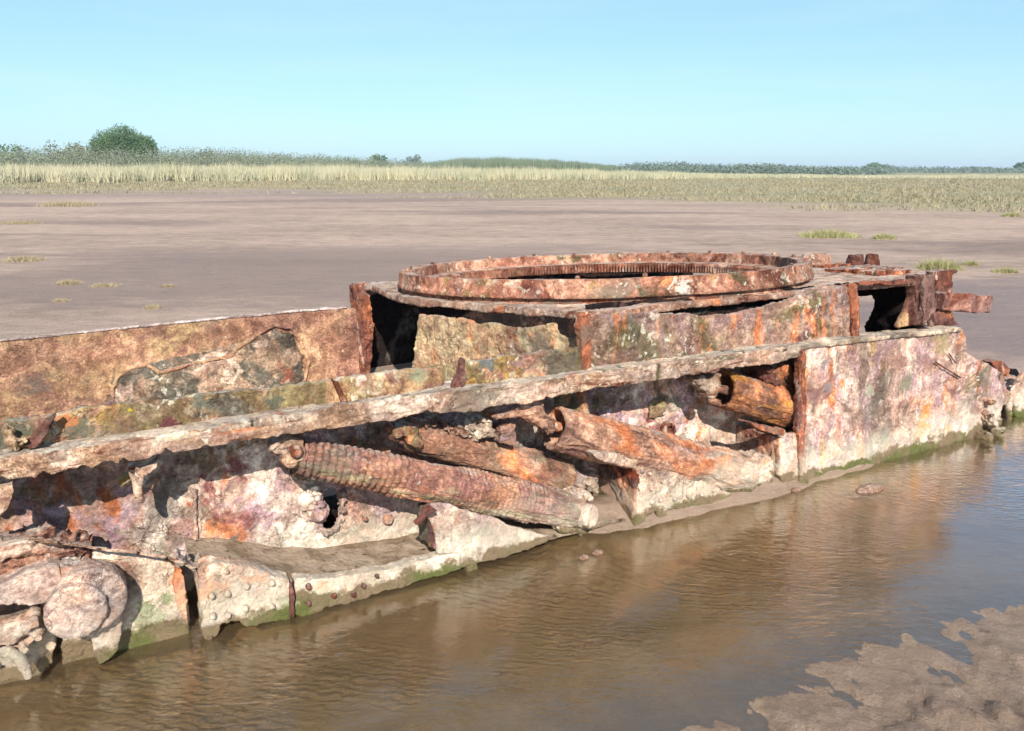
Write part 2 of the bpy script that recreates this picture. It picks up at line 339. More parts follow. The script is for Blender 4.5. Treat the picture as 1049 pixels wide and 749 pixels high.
TH, RR = np.meshgrid(th, rr); X = (RR * np.sin(TH)).ravel(); Y = (RR * np.cos(TH)).ravel()
Hh = height(X, Y)
Vt = np.stack([X, Y, Hh], 1); i = np.arange(NR - 1)[:, None] * NA; j = np.arange(NA)[None]
jn = (j + 1) % NA
Fg = np.stack([(i + j), (i + jn), (i + NA + jn), (i + NA + j)], -1).reshape(-1, 4)[:, ::-1]
Vt = np.vstack([Vt, [[0, 0, float(Hh[:NA].mean())]]])
m, b = new_mat('tidal_sand', .9, .12); N, L = links(m)
g = N.new('ShaderNodeNewGeometry'); pos = g.outputs['Position']; sp = N.new('ShaderNodeSeparateXYZ'); L.new(pos, sp.inputs[0])
at = N.new('ShaderNodeAttribute'); at.attribute_name = 'veg'
c = mx(m, rng_(m, nz(m, pos, .5, 8, .6, .3, (.35, 1, 1)), .42, .60), (.385, .280, .215), (.32, .232, .178))
c = mx(m, rng_(m, nz(m, pos, .22, 6, .55, .4, (.35, 1.3, 1), (3, 1, 0)), .50, .62), c, (.24, .175, .142))
c = mx(m, rng_(m, nz(m, pos, 1.6, 8, .65, .3, (.25, 1.4, 1), (3, 7, 0)), .60, .70, 0, .6), c, (.40, .305, .24))
c = mx(m, .55, c, mx(m, rng_(m, nz(m, pos, 6, 9, .75, .2, (.5, 1, 1)), .32, .68), (.58, .56, .55), (1.36, 1.34, 1.32)), 'MULTIPLY')
c = mx(m, .5, c, mx(m, rng_(m, nz(m, pos, 60, 5, .75), .32, .68), (.66, .64, .62), (1.3, 1.3, 1.3)), 'MULTIPLY')
def zone(x0, x1, x2, x3, y0, y1, y2, y3):
    w = mth(m, 'MULTIPLY', mth(m, 'SUBTRACT', nz(m, pos, .8, 6, .65, .3, (.35, 1, 1), (4, 4, 0)), .5), 4.0)
    xx, yy = mth(m, 'ADD', sp.outputs[0], mth(m, 'MULTIPLY', w, 1.2)), mth(m, 'ADD', sp.outputs[1], w)
    return mth(m, 'MULTIPLY', mth(m, 'MULTIPLY', rng_(m, xx, x0, x1), rng_(m, xx, x2, x3, 1, 0)), mth(m, 'MULTIPLY', rng_(m, yy, y0, y1), rng_(m, yy, y2, y3, 1, 0)))
c = mx(m, mth(m, 'MULTIPLY', zone(-6.5, -4.2, .5, 2.5, 5.6, 6.6, 9.6, 11.6), .75), c, (.228, .166, .138))
c = mx(m, mth(m, 'MULTIPLY', zone(2.2, 2.9, 9, 11, 3.0, 4.2, 6.6, 7.8), .75), c, (.205, .158, .15))
c = mx(m, mth(m, 'MULTIPLY', zone(-30, -26, 2, 8, 26, 30, 37, 42), .55), c, (.25, .187, .158))
f = rng_(m, nz(m, pos, 34, 3, .6, 0, (.6, 1, 1), (7, 2, 0)), .68, .73); c = mx(m, mth(m, 'MULTIPLY', f, .6), c, (.60, .52, .45))
f = rng_(m, nz(m, pos, 5.5, 7, .75, .2, (.3, 1, 1), (7, 9, 0)), .62, .70); c = mx(m, mth(m, 'MULTIPLY', f, .45), c, (.17, .125, .105))
# specks: shells, pebbles, cast weed
f = rng_(m, nz(m, pos, 14, 3, .5, 0, (.5, 1, 1), (2, 2, 0)), .70, .74); c = mx(m, mth(m, 'MULTIPLY', f, .7), c, (.12, .085, .075))
# saltmarsh sward colour
vg = mx(m, rng_(m, nz(m, pos, .35, 7, .7, 0, (.3, 1, 1)), .4, .6), (.27, .235, .135), (.19, .185, .095))
vg = mx(m, .6, vg, mx(m, rng_(m, nz(m, pos, 4, 6, .7), .3, .7), (.6, .6, .6), (1.3, 1.3, 1.3)), 'MULTIPLY')
c = mx(m, at.outputs['Fac'], c, vg)
# wet and submerged sand is darker and yellower
wt = rng_(m, mth(m, 'ADD', sp.outputs[2], mth(m, 'MULTIPLY', mth(m, 'SUBTRACT', nz(m, pos, 5, 6), .5), .03)), -.000, .048, 1, 0)
bk = rng_(m, sp.outputs[1], 2.2, 3.2, 1, 0); sub = rng_(m, mth(m, 'ADD', sp.outputs[2], mth(m, 'MULTIPLY', mth(m, 'SUBTRACT', nz(m, pos, 8, 6), .5), .02)), -.020, .004, 1, 0)
c = mx(m, mth(m, 'MULTIPLY', bk, .9), c, mx(m, rng_(m, nz(m, pos, 7, 7, .7, .6), .40, .60), (.34, .235, .17), (.22, .15, .105)))
c = mx(m, mth(m, 'MULTIPLY', wt, .8), c, (.28, .19, .125))
c = mx(m, sub, c, mx(m, rng_(m, nz(m, pos, 3, 6, .65, .4), .42, .60), (.72, .48, .25), (.52, .34, .175)))
f = rng_(m, nz(m, pos, 7, 5, .6, .6, (.6, 1, 1), (1, 5, 0)), .64, .72); c = mx(m, mth(m, 'MULTIPLY', mth(m, 'MULTIPLY', f, wt), .8), c, (.06, .045, .03))
L.new(c, b.inputs['Base Color']); L.new(rng_(m, wt, 0, 1, .9, .16), b.inputs['Roughness']); L.new(rng_(m, wt, 0, 1, .12, .6), b.inputs['Specular IOR Level'])
wv_ = N.new('ShaderNodeTexWave'); wv_.bands_direction = 'Y'; wv_.inputs['Scale'].default_value = 10.5; wv_.inputs['Distortion'].default_value = 7
wv_.inputs['Detail'].default_value = 3; wv_.inputs['Detail Scale'].default_value = 2.2; mpw = N.new('ShaderNodeMapping'); mpw.inputs['Rotation'].default_value = (0, 0, .35); L.new(pos, mpw.inputs[0]); L.new(mpw.outputs[0], wv_.inputs['Vector'])
rip = mth(m, 'MULTIPLY', mth(m, 'MULTIPLY', wv_.outputs['Fac'], rng_(m, sp.outputs[2], -.045, -.012, 1, 0)), mth(m, 'MULTIPLY', rng_(m, nz(m, pos, 1.6, 4, .6), .40, .58), rng_(m, nz(m, pos, 11, 3, .6), .36, .58, .15, 1)))
bump(m, b, [(nz(m, pos, 9, 8, .7, .2, (.5, 1, 1)), .024), (nz(m, pos, 34, 9, .78), .014), (nz(m, pos, 130, 4, .7), .004), (rip, .022)])
M_sand = m
nf = Fg.shape[0]
me = bpy.data.meshes.new('ground'); me.vertices.add(len(Vt)); me.vertices.foreach_set('co', Vt.astype(np.float32).ravel())
tri = np.stack([np.arange(NA), np.full(NA, len(Vt) - 1), (np.arange(NA) + 1) % NA], 1)
lo = np.concatenate([Fg.ravel(), tri.ravel()]).astype(np.int32)
ls = np.concatenate([np.arange(0, nf * 4, 4), nf * 4 + np.arange(0, NA * 3, 3)]).astype(np.int32)
me.loops.add(len(lo)); me.loops.foreach_set('vertex_index', lo); me.polygons.add(len(ls)); me.polygons.foreach_set('loop_start', ls)
me.polygons.foreach_set('loop_total', np.concatenate([np.full(nf, 4), np.full(NA, 3)]).astype(np.int32)); me.update(calc_edges=True)
me.polygons.foreach_set('use_smooth', np.ones(len(ls), bool))
vm_, _ = veg_mask(Vt[:, 0], Vt[:, 1]); a_ = me.attributes.new('veg', 'FLOAT', 'POINT'); a_.data.foreach_set('value', (vm_ * .85).astype(np.float32))
me.materials.append(M_sand); ground = bpy.data.objects.new('ground', me); scn.collection.objects.link(ground); tag(ground, kind='structure')

# water: one sheet, slightly ruffled
m = bpy.data.materials.new('murky_water'); m.use_nodes = True; N, L = links(m); N.remove(N['Principled BSDF']); out = N['Material Output']
tr = N.new('ShaderNodeBsdfTransparent'); tr.inputs[0].default_value = (.97, .90, .76, 1)
df = N.new('ShaderNodeBsdfDiffuse'); df.inputs[0].default_value = (.36, .25, .13, 1)
gl = N.new('ShaderNodeBsdfGlossy'); gl.inputs['Roughness'].default_value = .035; gl.inputs[0].default_value = (1, 1, 1, 1)
g = N.new('ShaderNodeNewGeometry'); pos = g.outputs['Position']
bp = N.new('ShaderNodeBump'); bp.inputs['Distance'].default_value = .0024; bp.inputs['Strength'].default_value = 1
w1 = nz(m, pos, 9, 5, .6, .8, (1, 2.2, 1)); w2 = nz(m, pos, 30, 3, .5, .5, (1, 1.8, 1), (2, 2, 2))
w3 = nz(m, pos, 17, 2, .5, .9, (1, 3.2, 1), (5, 1, 2))
w3 = mth(m, 'MULTIPLY', w3, rng_(m, nz(m, pos, 1.7, 4, .6, 0), .42, .60, 0, 1.0))
calm = None
L.new(mth(m, 'ADD', mth(m, 'ADD', mth(m, 'MULTIPLY', w1, .5), mth(m, 'MULTIPLY', w2, .22)), w3), bp.inputs['Height'])
L.new(bp.outputs[0], gl.inputs['Normal'])
fr = N.new('ShaderNodeFresnel'); fr.inputs['IOR'].default_value = 1.34; L.new(bp.outputs[0], fr.inputs['Normal'])
m1 = N.new('ShaderNodeMixShader'); m1.inputs[0].default_value = .14; L.new(tr.outputs[0], m1.inputs[1]); L.new(df.outputs[0], m1.inputs[2])
m2 = N.new('ShaderNodeMixShader'); L.new(mth(m, 'MINIMUM', mth(m, 'MULTIPLY', fr.outputs[0], 2.9), .85), m2.inputs[0]); L.new(m1.outputs[0], m2.inputs[1]); L.new(gl.outputs[0], m2.inputs[2])
L.new(m2.outputs[0], out.inputs['Surface'])
M_water = m
gx, gy = np.meshgrid(np.linspace(-6, 8, 60), np.linspace(.2, 8, 50)); gv = np.stack([gx.ravel(), gy.ravel(), 0 * gx.ravel()], 1)
ii = (np.arange(49)[:, None] * 60 + np.arange(59)[None]).ravel(); tag(mesh_obj('water', gv, np.stack([ii, ii + 1, ii + 61, ii + 60], 1), M_water), kind='structure')

# ---------------------------------------------------------------- the wreck
wreck = empty('tank_wreck', (RC[0], RC[1], RC[2] + EYE))
R3 = Matrix((UL, VL, WL)).transposed(); wreck.rotation_euler = R3.to_euler()
tag(wreck, 'rusted hull of a sunken armoured tank with bare turret ring standing in a tidal pool', 'wreck')
VO, VI, VP = -1.02, -.80, -.965
M_black = rust('damp_black_rust', (.018, .014, .016), (.03, .022, .02), [], crust=.80, water=False, silt=0)  # near-black base colour paints in the shade of the hull interior

MOSS = (.10, .14, .02)
_sp = lambda x, y, r, col, v: (*PV(x, y, v), r, col)
M_low = rust('salt_whitened_rust', (.62, .52, .43), (.68, .59, .47), [(PINK, 6, .54, .05, (1, 1, 1)), ((.42, .34, .24), 7, .58, .05, (1, 1, 1)), ((.30, .21, .17), 10, .63, .04, (1, 1, 1)), (ORANGE, 5, .62, .05, VS), ((.50, .46, .43), 6, .57, .05, (1, 1, 1))], crust=.66,
    spots=[_sp(152, 632, .045, MOSS, -.965), _sp(170, 615, .02, MOSS, -.965), _sp(60, 650, .03, MOSS, -1.05), _sp(86, 660, .03, MOSS, -1.05), _sp(693, 519, .022, MOSS, VO), _sp(290, 618, .022, (.22, .21, .10), VO), _sp(240, 640, .02, (.25, .2, .12), VO), _sp(264, 592, .03, ORANGE, VO), _sp(330, 600, .02, ORANGE, VO), _sp(208, 610, .018, ORANGE, VO), _sp(92, 672, .012, (.6, .16, .06), -1.05)])
# turret ring: lathe with stepped profile and an inner gear
def ring_part(name, prof, mat, n=720, teeth=0, amp=1.0, seed=0):
    prof = np.array(prof, float); pr = []
    for k in range(len(prof)):
        a, b = prof[k], prof[(k + 1) % len(prof)]; L_ = np.linalg.norm(b - a); c_ = max(1, int(L_ / .007))
        for j in range(c_): pr.append(a + (b - a) * j / c_)
    pr = np.array(pr); mth_ = len(pr); t_ = np.linspace(0, 2 * np.pi, n, endpoint=False)
    Rr = pr[:, 0][:, None] * np.ones(n)[None]; Zz = pr[:, 1][:, None] * np.ones(n)[None]
    if teeth:
        sq = (np.sin(t_ * teeth) > -.2).astype(float); inner = smooth(prof[:, 0].min() + .02, prof[:, 0].min(), pr[:, 0])
        Rr = Rr + inner[:, None] * sq[None] * .024
    V = np.stack([Rr * np.cos(t_)[None], Rr * np.sin(t_)[None], Zz], -1).reshape(-1, 3)
    # outward direction of the profile
    tn = np.roll(pr, -1, 0) - np.roll(pr, 1, 0); tn /= np.linalg.norm(tn, axis=1)[:, None] + 1e-9
    nr = np.stack([tn[:, 1], -tn[:, 0]], 1); ar = np.sum(pr[:, 0] * np.roll(pr[:, 1], -1) - np.roll(pr[:, 0], -1) * pr[:, 1])
    if ar < 0: nr = -nr
    Nn = np.stack([nr[:, 0][:, None] * np.cos(t_)[None], nr[:, 0][:, None] * np.sin(t_)[None], nr[:, 1][:, None] * np.ones(n)[None]], -1).reshape(-1, 3)
    V = corrode(V, Nn, amp * .75, (1, 1, 2.5), seed)
    i_ = np.arange(mth_)[:, None]; j_ = np.arange(n)[None]; i2 = (i_ + 1) % mth_; j2 = (j_ + 1) % n
    Fq = np.stack([i_ * n + j_, i2 * n + j_, i2 * n + j2, i_ * n + j2], -1).reshape(-1, 4)
    if ar < 0: Fq = Fq[:, ::-1]
    return mesh_obj(name, V, Fq[:, ::-1], mat, wreck)
c1 = PV(700, 298, -.92); c2 = PV(632, 290, -.92)
M_ring2 = rust('turret_ring_rust', (.44, .25, .18), (.48, .31, .23), [(BROWN, 6, .58, .05, (1, 1, 1)), (PALE, 5, .62, .05, (1, 1, 1)), (OLIVE, 6, .63, .04, (1, 1, 1)), (ORANGE, 8, .64, .04, (1, 1, 1)), ((.36, .26, .14), 7, .60, .04, (1, 1, 1))], crust=.57, water=False,
               spots=[(c1[0], -.92, -.04, .05, (.66, .58, .50))])
ring = ring_part('turret_ring', [(.925, 0), (.93, -.045), (.938, -.052), (.938, -.068), (.90, -.070), (.84, -.080), (.80, -.080), (.80, -.054), (.858, -.050), (.864, -.004)], M_ring2, amp=.5)
gear = ring_part('gear_ring', [(.852, -.056), (.852, -.098), (.775, -.104), (.775, -.058), (.80, -.054)], M_ring, n=2304, teeth=288, amp=.15, seed=4)
gear.parent = ring; gear['label'] = 'toothed gear lining the inside of the ring'
# ball race seat below the ring
ring_part('ring_seat', [(.918, -.064), (.922, -.098), (.80, -.098), (.80, -.066)], M_ring, n=480, amp=.5, seed=9)
for k in range(22):
    a_ = 2 * math.pi * k / 22 + random.uniform(-.05, .05); rr_ = .895 + random.uniform(-.01, .01)
    c_ = np.array([rr_ * math.cos(a_), rr_ * math.sin(a_), .002]); loft('stud', [lathe_geo([(-.5, .009), (.7, .010), (1, .005)], c_, c_ + E_W * random.uniform(.006, .013), n=10)], M_ring, ring, vs=.003, amp=.25)

# deck plate under the ring
dk = [(600, 320), (660, 313.5), (730, 306), (800, 299), (872, 291.5), (905, 289), (938, 286.5), (962, 281), (955, 278), (930, 276), (905, 273), (862, 268)]
pts = [PW(x, y, -.085) for x, y in dk] + [np.array([1.3, .9, -.085]), np.array([-.6, .92, -.085]), PW(362, 290, -.085), PW(385, 294, -.085), PW(402, 302, -.085), PW(430, 307, -.085), PW(470, 309.9, -.085), PW(520, 313.8, -.085), PW(560, 316.9, -.085)]
pts = ragged(pts, .02, .004, 3)
hole = [np.array([.79 * math.cos(t), .79 * math.sin(t), -.085]) for t in np.linspace(0, 2 * math.pi, 97)[:-1]]
# plate with a round hole: cut from the grid of a voxelised solid
V_, F_ = prism_geo(pts, np.array([0, 0, -.028])); P_, N_, Q_ = voxel(V_, F_, .0085)
rad = np.hypot(P_[:, 0], P_[:, 1]); keep = (rad[Q_] > .87).all(1); Q_ = Q_[keep]
P_ = corrode(P_, N_, .8, (1, 1, 1), 2.0)
deck = mesh_obj('deck_plate', P_, Q_, M_top, wreck)

# side plates under the deck
plate('side_plate', [(602, 323), (640, 320), (700, 320), (738, 324), (770, 318), (800, 309), (830, 298), (872, 293), (878, 345), (800, 356), (700, 369), (602, 386)], VP, .03, rust('mottled_side_rust', (.36, .27, .21), (.33, .25, .23), [(OLIVE, 4, .55, .06, (1, 1, 1)), (ORANGE, 4.5, .59, .05, VS), ((.20, .11, .12), 5, .62, .04, (1, 1, 1)), (PALE, 6, .63, .04, (1, 1, 1))], crust=.58, water=False), wreck)
plate('corner_post', [(595, 321), (605, 320), (607, 350), (606, 385), (598, 386)], VP - .012, .035, M_post, wreck, vs=.005, amp=.7)
plate('opening_jamb', [(871, 291), (880, 290), (882, 345), (874, 347)], VP - .012, .03, M_post, wreck, vs=.005, amp=.7)

plate('gap_shade_sheet', [(602, 312), (700, 304), (800, 296), (872, 289), (872, 350), (602, 392)], VP + .07, .02, M_black, wreck, vs=.01, amp=.5)  # added black sheet, stands in for the shade in the gap below the deck
M_bulk2 = rust('pale_bulkhead_rust', (.52, .38, .25), (.50, .41, .28), [((.42, .38, .24), 5, .54, .07, (1, 1, 1)), (ORANGE, 5, .58, .05, VS), ((.34, .20, .17), 5, .61, .04, VS), ((.66, .58, .48), 7, .60, .05, (1, 1, 1))], water=False)
# cross bulkhead closing the fighting compartment
b0 = PW(600, 320, -.085) + np.array([.012, 0, 0]); b1 = PW(432, 307, -.085) + np.array([.012, 0, 0]); a0 = PW(600, 320, -.085) + np.array([.022, 0, 0]); a1 = PW(362, 290, -.085) + np.array([.012, 0, 0])
dv = (a1 - a0) / np.linalg.norm(a1 - a0); bn = np.cross(dv, E_W); bn = bn if bn[0] > 0 else -bn; BP = (a0, bn)
dv2 = (b1 - b0) * np.array([1, 1, 0]); dv2 /= np.linalg.norm(dv2); bn2 = np.cross(dv2, E_W); bn2 = bn2 if bn2[0] > 0 else -bn2; print('BN', bn2)
plate('bulkhead', [(429, 321), (440, 322), (452, 323), (470, 326), (488, 331), (500, 330), (520, 336), (545, 337), (560, 332), (566, 330), (570, 340), (577, 346), (590, 346), (594, 350), (600, 440), (420, 440), (422, 375), (425, 350)], 0, .03, M_bulk2, wreck, plane=(b0, bn2))
plate('frame_post', [(357, 291), (366, 290), (371, 305), (374, 340), (370, 400), (362, 400), (358, 330)], 0, .05, M_post, wreck, plane=(a0 - np.array([.05, 0, 0]), bn), vs=.006)
# far side wall of the engine bay and of the compartment
farv = .80
fp = plate('far_side_wall', [(-240, 372), (0, 350), (60, 344), (120, 338), (200, 330), (300, 320.5), (360, 316), (370, 316), (370, 460), (0, 520), (-240, 560)], farv, .03,
      M_red, wreck, vs=.008, amp=.45, jit=.002)
plate('flaked_layer', [(113, 425), (115, 400), (119, 388), (130, 379), (150, 375), (163, 384), (190, 377), (215, 371), (236, 368), (246, 357), (262, 347), (280, 336), (296, 339), (306, 352), (313, 372), (309, 388), (312, 400), (250, 420), (180, 430)], farv - .012, .012,
      rust('grey_flaked_rust', (.40, .31, .24), (.33, .27, .20), [(GREY, 5, .52, .05, (1, 1, 1)), (PALE, 5, .57, .04, (1, 1, 1)), ((.40, .20, .14), 4, .62, .04, (1, 1, 1))], crust=.56, water=False), fp, vs=.006, amp=1.5, jit=.016)
rim = [(115, 412), (116, 398), (121, 386), (133, 377), (150, 373), (164, 382), (190, 375), (216, 369), (236, 365), (247, 354), (263, 344), (281, 333), (298, 337), (308, 351), (316, 371), (312, 390)]
rg = []
for k in range(len(rim) - 1):
    p, q = PV(*rim[k], farv - .006), PV(*rim[k + 1], farv - .006); rg.append(lathe_geo([(-.1, .012), (1.1, .012)], p, q, n=10))
o = loft('flaked_rim', rg, M_red, fp, vs=.006, amp=.7)
# white salt-bleached top edge of the far wall
plate('bleached_edge', [(-240, 369), (0, 347.6), (60, 341.8), (120, 335.8), (200, 327.8), (300, 318.3), (356, 314), (356, 316.3), (300, 320.6), (200, 330.2), (120, 338.4), (60, 344.4), (0, 350.6), (-240, 373)], farv - .004, .035,
      rust('bleached_rust', (.62, .58, .56), (.50, .44, .42), [(PINK, 9, .62, .05, (1, 1, 1))], water=False), fp, vs=.006, amp=.35, jit=.002)
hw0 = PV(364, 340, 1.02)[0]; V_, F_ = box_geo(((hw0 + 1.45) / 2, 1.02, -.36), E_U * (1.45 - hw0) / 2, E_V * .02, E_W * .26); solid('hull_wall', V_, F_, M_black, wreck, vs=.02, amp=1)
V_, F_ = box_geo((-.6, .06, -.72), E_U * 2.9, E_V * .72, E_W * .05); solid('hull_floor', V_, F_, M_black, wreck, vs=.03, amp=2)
# right bulkhead with a torn gap, seen through the side opening
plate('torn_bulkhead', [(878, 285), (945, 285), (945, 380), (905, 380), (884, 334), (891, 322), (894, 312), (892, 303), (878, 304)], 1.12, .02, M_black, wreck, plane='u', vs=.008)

# lichen covered armour strip and the ledge below it
def LG(x): return np.interp(x, [-300, 0, 60, 107, 207, 267, 350, 450, 600], [466, 433, 425, 415, 404, 397.5, 388, 375.5, 356])
def LT(x): return np.interp(x, [-300, 0, 100, 200, 300, 400, 500, 600, 700, 800, 880, 945, 988], [506, 470, 456, 440, 424, 409, 396, 383, 369, 356, 346, 340, 335])
sp_ = lambda x, y, r, col, v=VP: (*PV(x, y, v), r, col)
YEL = (.65, .50, .03)
M_strip2 = rust('armour_strip_rust', (.44, .32, .20), (.46, .29, .22), [((.30, .26, .15), 5, .50, .06, (1, 1, 1)), (GREY, 5, .60, .04, (1, 1, 1)), ((.52, .46, .33), 8, .58, .05, (1, 1, 1)), (OCHRE, 5, .59, .06, (1, 1, 1)), (ORANGE, 4, .64, .04, (1, 1, 1)), ((.25, .14, .15), 4, .62, .05, (1, 1, 1))], crust=.56, water=False,
    spots=[sp_(85, 440, .045, (.16, .155, .12)), sp_(285, 410, .035, (.13, .13, .10)), sp_(205, 412, .03, (.17, .17, .13)), sp_(174, 436, .02, (.16, .05, .06)), sp_(134, 420, .009, YEL), sp_(70, 425, .028, (.55, .23, .10)), sp_(430, 386, .03, (.33, .33, .22)), sp_(500, 372, .022, (.16, .17, .16)), sp_(530, 373, .025, (.33, .21, .22)), sp_(15, 450, .05, (.17, .17, .12))])
p1 = [(x, LG(x)) for x in (-300, -100, 0, 60, 107, 160, 207, 267, 350, 400, 450, 455)] + [(456, 392), (452, 406)] + [(x, LT(x) - 2) for x in (400, 300, 200, 100, 0, -300)]
plate('armour_strip', p1, VP, .035, M_strip2, wreck)
p2 = [(474, 371), (490, 368), (530, 363.5), (565, 359), (600, 355), (603, 387), (560, 392), (500, 399), (465, 405), (470, 396)]
plate('armour_strip', p2, VP - .004, .03, M_strip2, wreck)
plate('torn_tab', [(468, 402), (462, 398), (470, 380), (473, 366), (477, 368), (478, 392), (474, 400)], VP - .02, .02, M_dark, wreck, vs=.004, amp=.5)
V_, F_ = prism_geo([PV(x, y, VP - .018) for x, y in ((340, 388), (348, 392), (357, 412), (351, 414))], E_V * .03); solid('weld_bead', V_, F_, M_post, wreck, vs=.003, amp=.3)

low = {}
bx = list(range(-300, 824, 7)); rj = np.random.default_rng(12)
def LB(x):
    y = np.interp(x, [-300, 0, 100, 200, 270, 350, 400, 432, 440, 444, 480, 520, 560, 600, 650, 700, 760, 823], [540, 497, 480, 464, 452, 442, 436, 426, 422, 427, 424, 417, 409, 403, 395, 388, 378, 367.5])
    return y
pb = []
for x in bx:
    y = LB(x) + float(fbm(np.array([[x * .06, 3, 1]]), 3)[0]) * 3.5
    if int(x) % 42 < 7 and x < 220: y -= 5
    pb.append((x, y - np.interp(x, [0, 400, 823], [4, 2.5, 1])))
ledge_px = [(x, LT(x)) for x in (-300, -100, 0, 100, 200, 300, 400, 500, 600, 700, 800, 823)] + pb[::-1]
VL_ = -1.035
plate('ledge_flange', ledge_px, VL_, .022, M_ledge, wreck, vs=.0055, st=(.45, 1, 2.2), amp=1.15)
pts = []
for x in (-300, -100, 0, 100, 200, 300, 400, 500, 600, 700, 800, 880, 945, 986): pts.append(PV(x, LT(x), VL_ + .004))
pts2 = [np.array([p[0], VP + .03, p[2] + .004]) for p in pts[::-1]]
allp = ragged([np.array([p[0], p[1], p[2]]) for p in pts + pts2], .03, .002, 1); V_, F_ = prism_geo(allp, np.array([0, 0, -.022]))
solid('ledge', V_, F_, rust('salt_crusted_ledge', (.50, .42, .33), (.58, .52, .42), [(OLIVE, 7, .60, .05, (1, 1, 1)), (ORANGE, 7, .64, .04, (1, 1, 1)), (GREY, 9, .62, .04, (1, 1, 1))], crust=.56, water=False), wreck, vs=.006, st=(.6, 1, 1), amp=.9)

# inner wall behind the springs, with holes rusted through
wall = [(-300, 480), (0, 470), (200, 430), (400, 400), (600, 372), (840, 345), (840, 520), (640, 560), (480, 600), (350, 640), (200, 700), (-300, 800)]
wp = plate('inner_wall', wall, VI, .03, M_wall, wreck, vs=.006, amp=.85)
hp = [(333, 508), (336, 503), (343, 505), (350, 515), (348, 528), (344, 540), (338, 538), (341, 525)]
plate('rusted_hole', hp, VI - .012, .010, M_dark, wp, vs=.004, amp=.5) if False else None
# torn flap and crater around the hole
fl = []
for (x, y, r) in ((318, 512, 13), (326, 524, 12), (322, 502, 10)):
    p = PV(x, y, VI - .012); k = mpp(p); fl.append(lathe_geo([(-.2, r * k * .7), (0, r * k), (1, r * k * .55)], p, p - E_V * .022, n=16))
loft('crater_lip', fl, M_wall, wp, vs=.004, amp=4.00)
fl = []
for (x, y, r) in ((352, 512, 5), (351, 522, 5), (349, 532, 6), (344, 541, 6), (336, 546, 6), (353, 503, 4)):
    p = PV(x, y, VI - .010); k = mpp(p); fl.append(lathe_geo([(-.5, r * k), (0, r * k), (1, r * k * .5)], p, p - E_V * .02, n=12))
loft('crater_lip', fl, M_grey, wp, vs=.003, amp=3.00)
# cut the hole itself out of the wall mesh
hs = np.array([PV(x, y, VI)[[0, 2]] for x, y in ((338, 508), (341, 516), (342, 524), (341, 532), (339, 538))])
me = wp.data
co = np.empty(len(me.vertices) * 3, np.float32); me.vertices.foreach_get('co', co); co = co.reshape(-1, 3)
vi = np.empty(len(me.loops), np.int32); me.loops.foreach_get('vertex_index', vi); vi = vi.reshape(-1, 4)
dmin = np.min([np.hypot(co[:, 0] - h[0], co[:, 1 + 1] - h[1]) for h in hs], 0) + .004 * fbm(co.astype(float) * 60, 2)
k_ = (dmin[vi] > .019).all(1); old = wp; nw = mesh_obj('inner_wall', co, vi[k_], M_wall, wreck)
for ch in list(old.children): ch.parent = nw
bpy.data.objects.remove(old); nw.name = 'inner_wall'
for (x, y, r) in ((398, 532, 7), (374, 531, 3.5), (262, 575, 9)):
    p = PV(x, y, VI - .012); k = mpp(p)
    loft('bolt_stub', [lathe_geo([(-.5, r * k), (0, r * k), (1, r * k * .6)], p, p - E_V * .014, n=16)], M_post, nw, vs=.003, amp=.35)

# sand lying on the shelf between the two walls
pts = [PV(x, y, VO + .03) for x, y in ((196, 583), (240, 582), (300, 592), (350, 590), (400, 583), (440, 575), (470, 568), (520, 560), (565, 550), (640, 530))]
sz = -.02
n_ = 60; uu = np.linspace(pts[0][0], pts[-1][0], 160); wz = np.interp(uu, [p[0] for p in pts], [p[2] for p in pts]) - .006
vv = np.linspace(VO + .02, VI + .01, 22); GU, GV = np.meshgrid(uu, vv); GW = np.interp(GU, uu, wz) + .018 * (GV - VO) / (VI - VO)
q = np.stack([GU.ravel(), GV.ravel(), GU.ravel() * 0], 1); GWf = GW.ravel() + .008 * fbm(q * 12, 4)
Xw = RC[None] + GU.ravel()[:, None] * UL + GV.ravel()[:, None] * VL + GWf[:, None] * WL; Xw[:, 2] += EYE
ii = (np.arange(21)[:, None] * 160 + np.arange(159)[None]).ravel()
m, b = new_mat('damp_silt', .8, .3); N, L = links(m); tc = N.new('ShaderNodeTexCoord').outputs['Object']
c = mx(m, rng_(m, nz(m, tc, 14, 8, .7, .4), .4, .6), (.20, .14, .085), (.36, .27, .19)); c = mx(m, rng_(m, nz(m, tc, 40, 3), .62, .67), c, (.08, .05, .03))
L.new(c, b.inputs['Base Color']); bump(m, b, [(nz(m, tc, 25, 8, .7), .02)])
tag(mesh_obj('silt', Xw, np.stack([ii, ii + 1, ii + 161, ii + 160], 1), m), kind='structure')

# outer bottom rail with bolts
def bolts(lst, v, parent, mat, h=.013):
    for (x, y, r) in lst:
        p = PV(x, y, v); k = mpp(p)
        mesh = lathe_geo([(-.6, r * k), (.3, r * k), (.8, r * k * .75), (1, r * k * .3)], p, p - E_V * h, n=12)
        V, F = mesh; V = corrode(np.array(V), np.zeros((len(V), 3)), 0) ; o = mesh_obj('bolt', V + rng.normal(size=(len(V), 3)) * .0004, F, mat, parent)
rail = plate('bottom_rail', [(204, 580), (210, 575), (232, 575), (240, 577), (268, 585), (299, 592), (299.5, 636), (270, 640), (253, 644), (245, 637), (226, 640), (224, 652), (209, 657), (206, 650), (205, 620)], VO, .05, M_low, wreck, amp=.8)
bolts([(217, 610, 3.4), (233, 608, 3.6), (252, 600, 4.0), (278, 597, 3.4), (218, 631, 3.4), (233, 630, 3.6), (251, 623, 3.6), (279, 621, 3.2), (232, 585, 2.6)], VO, rail, M_low)
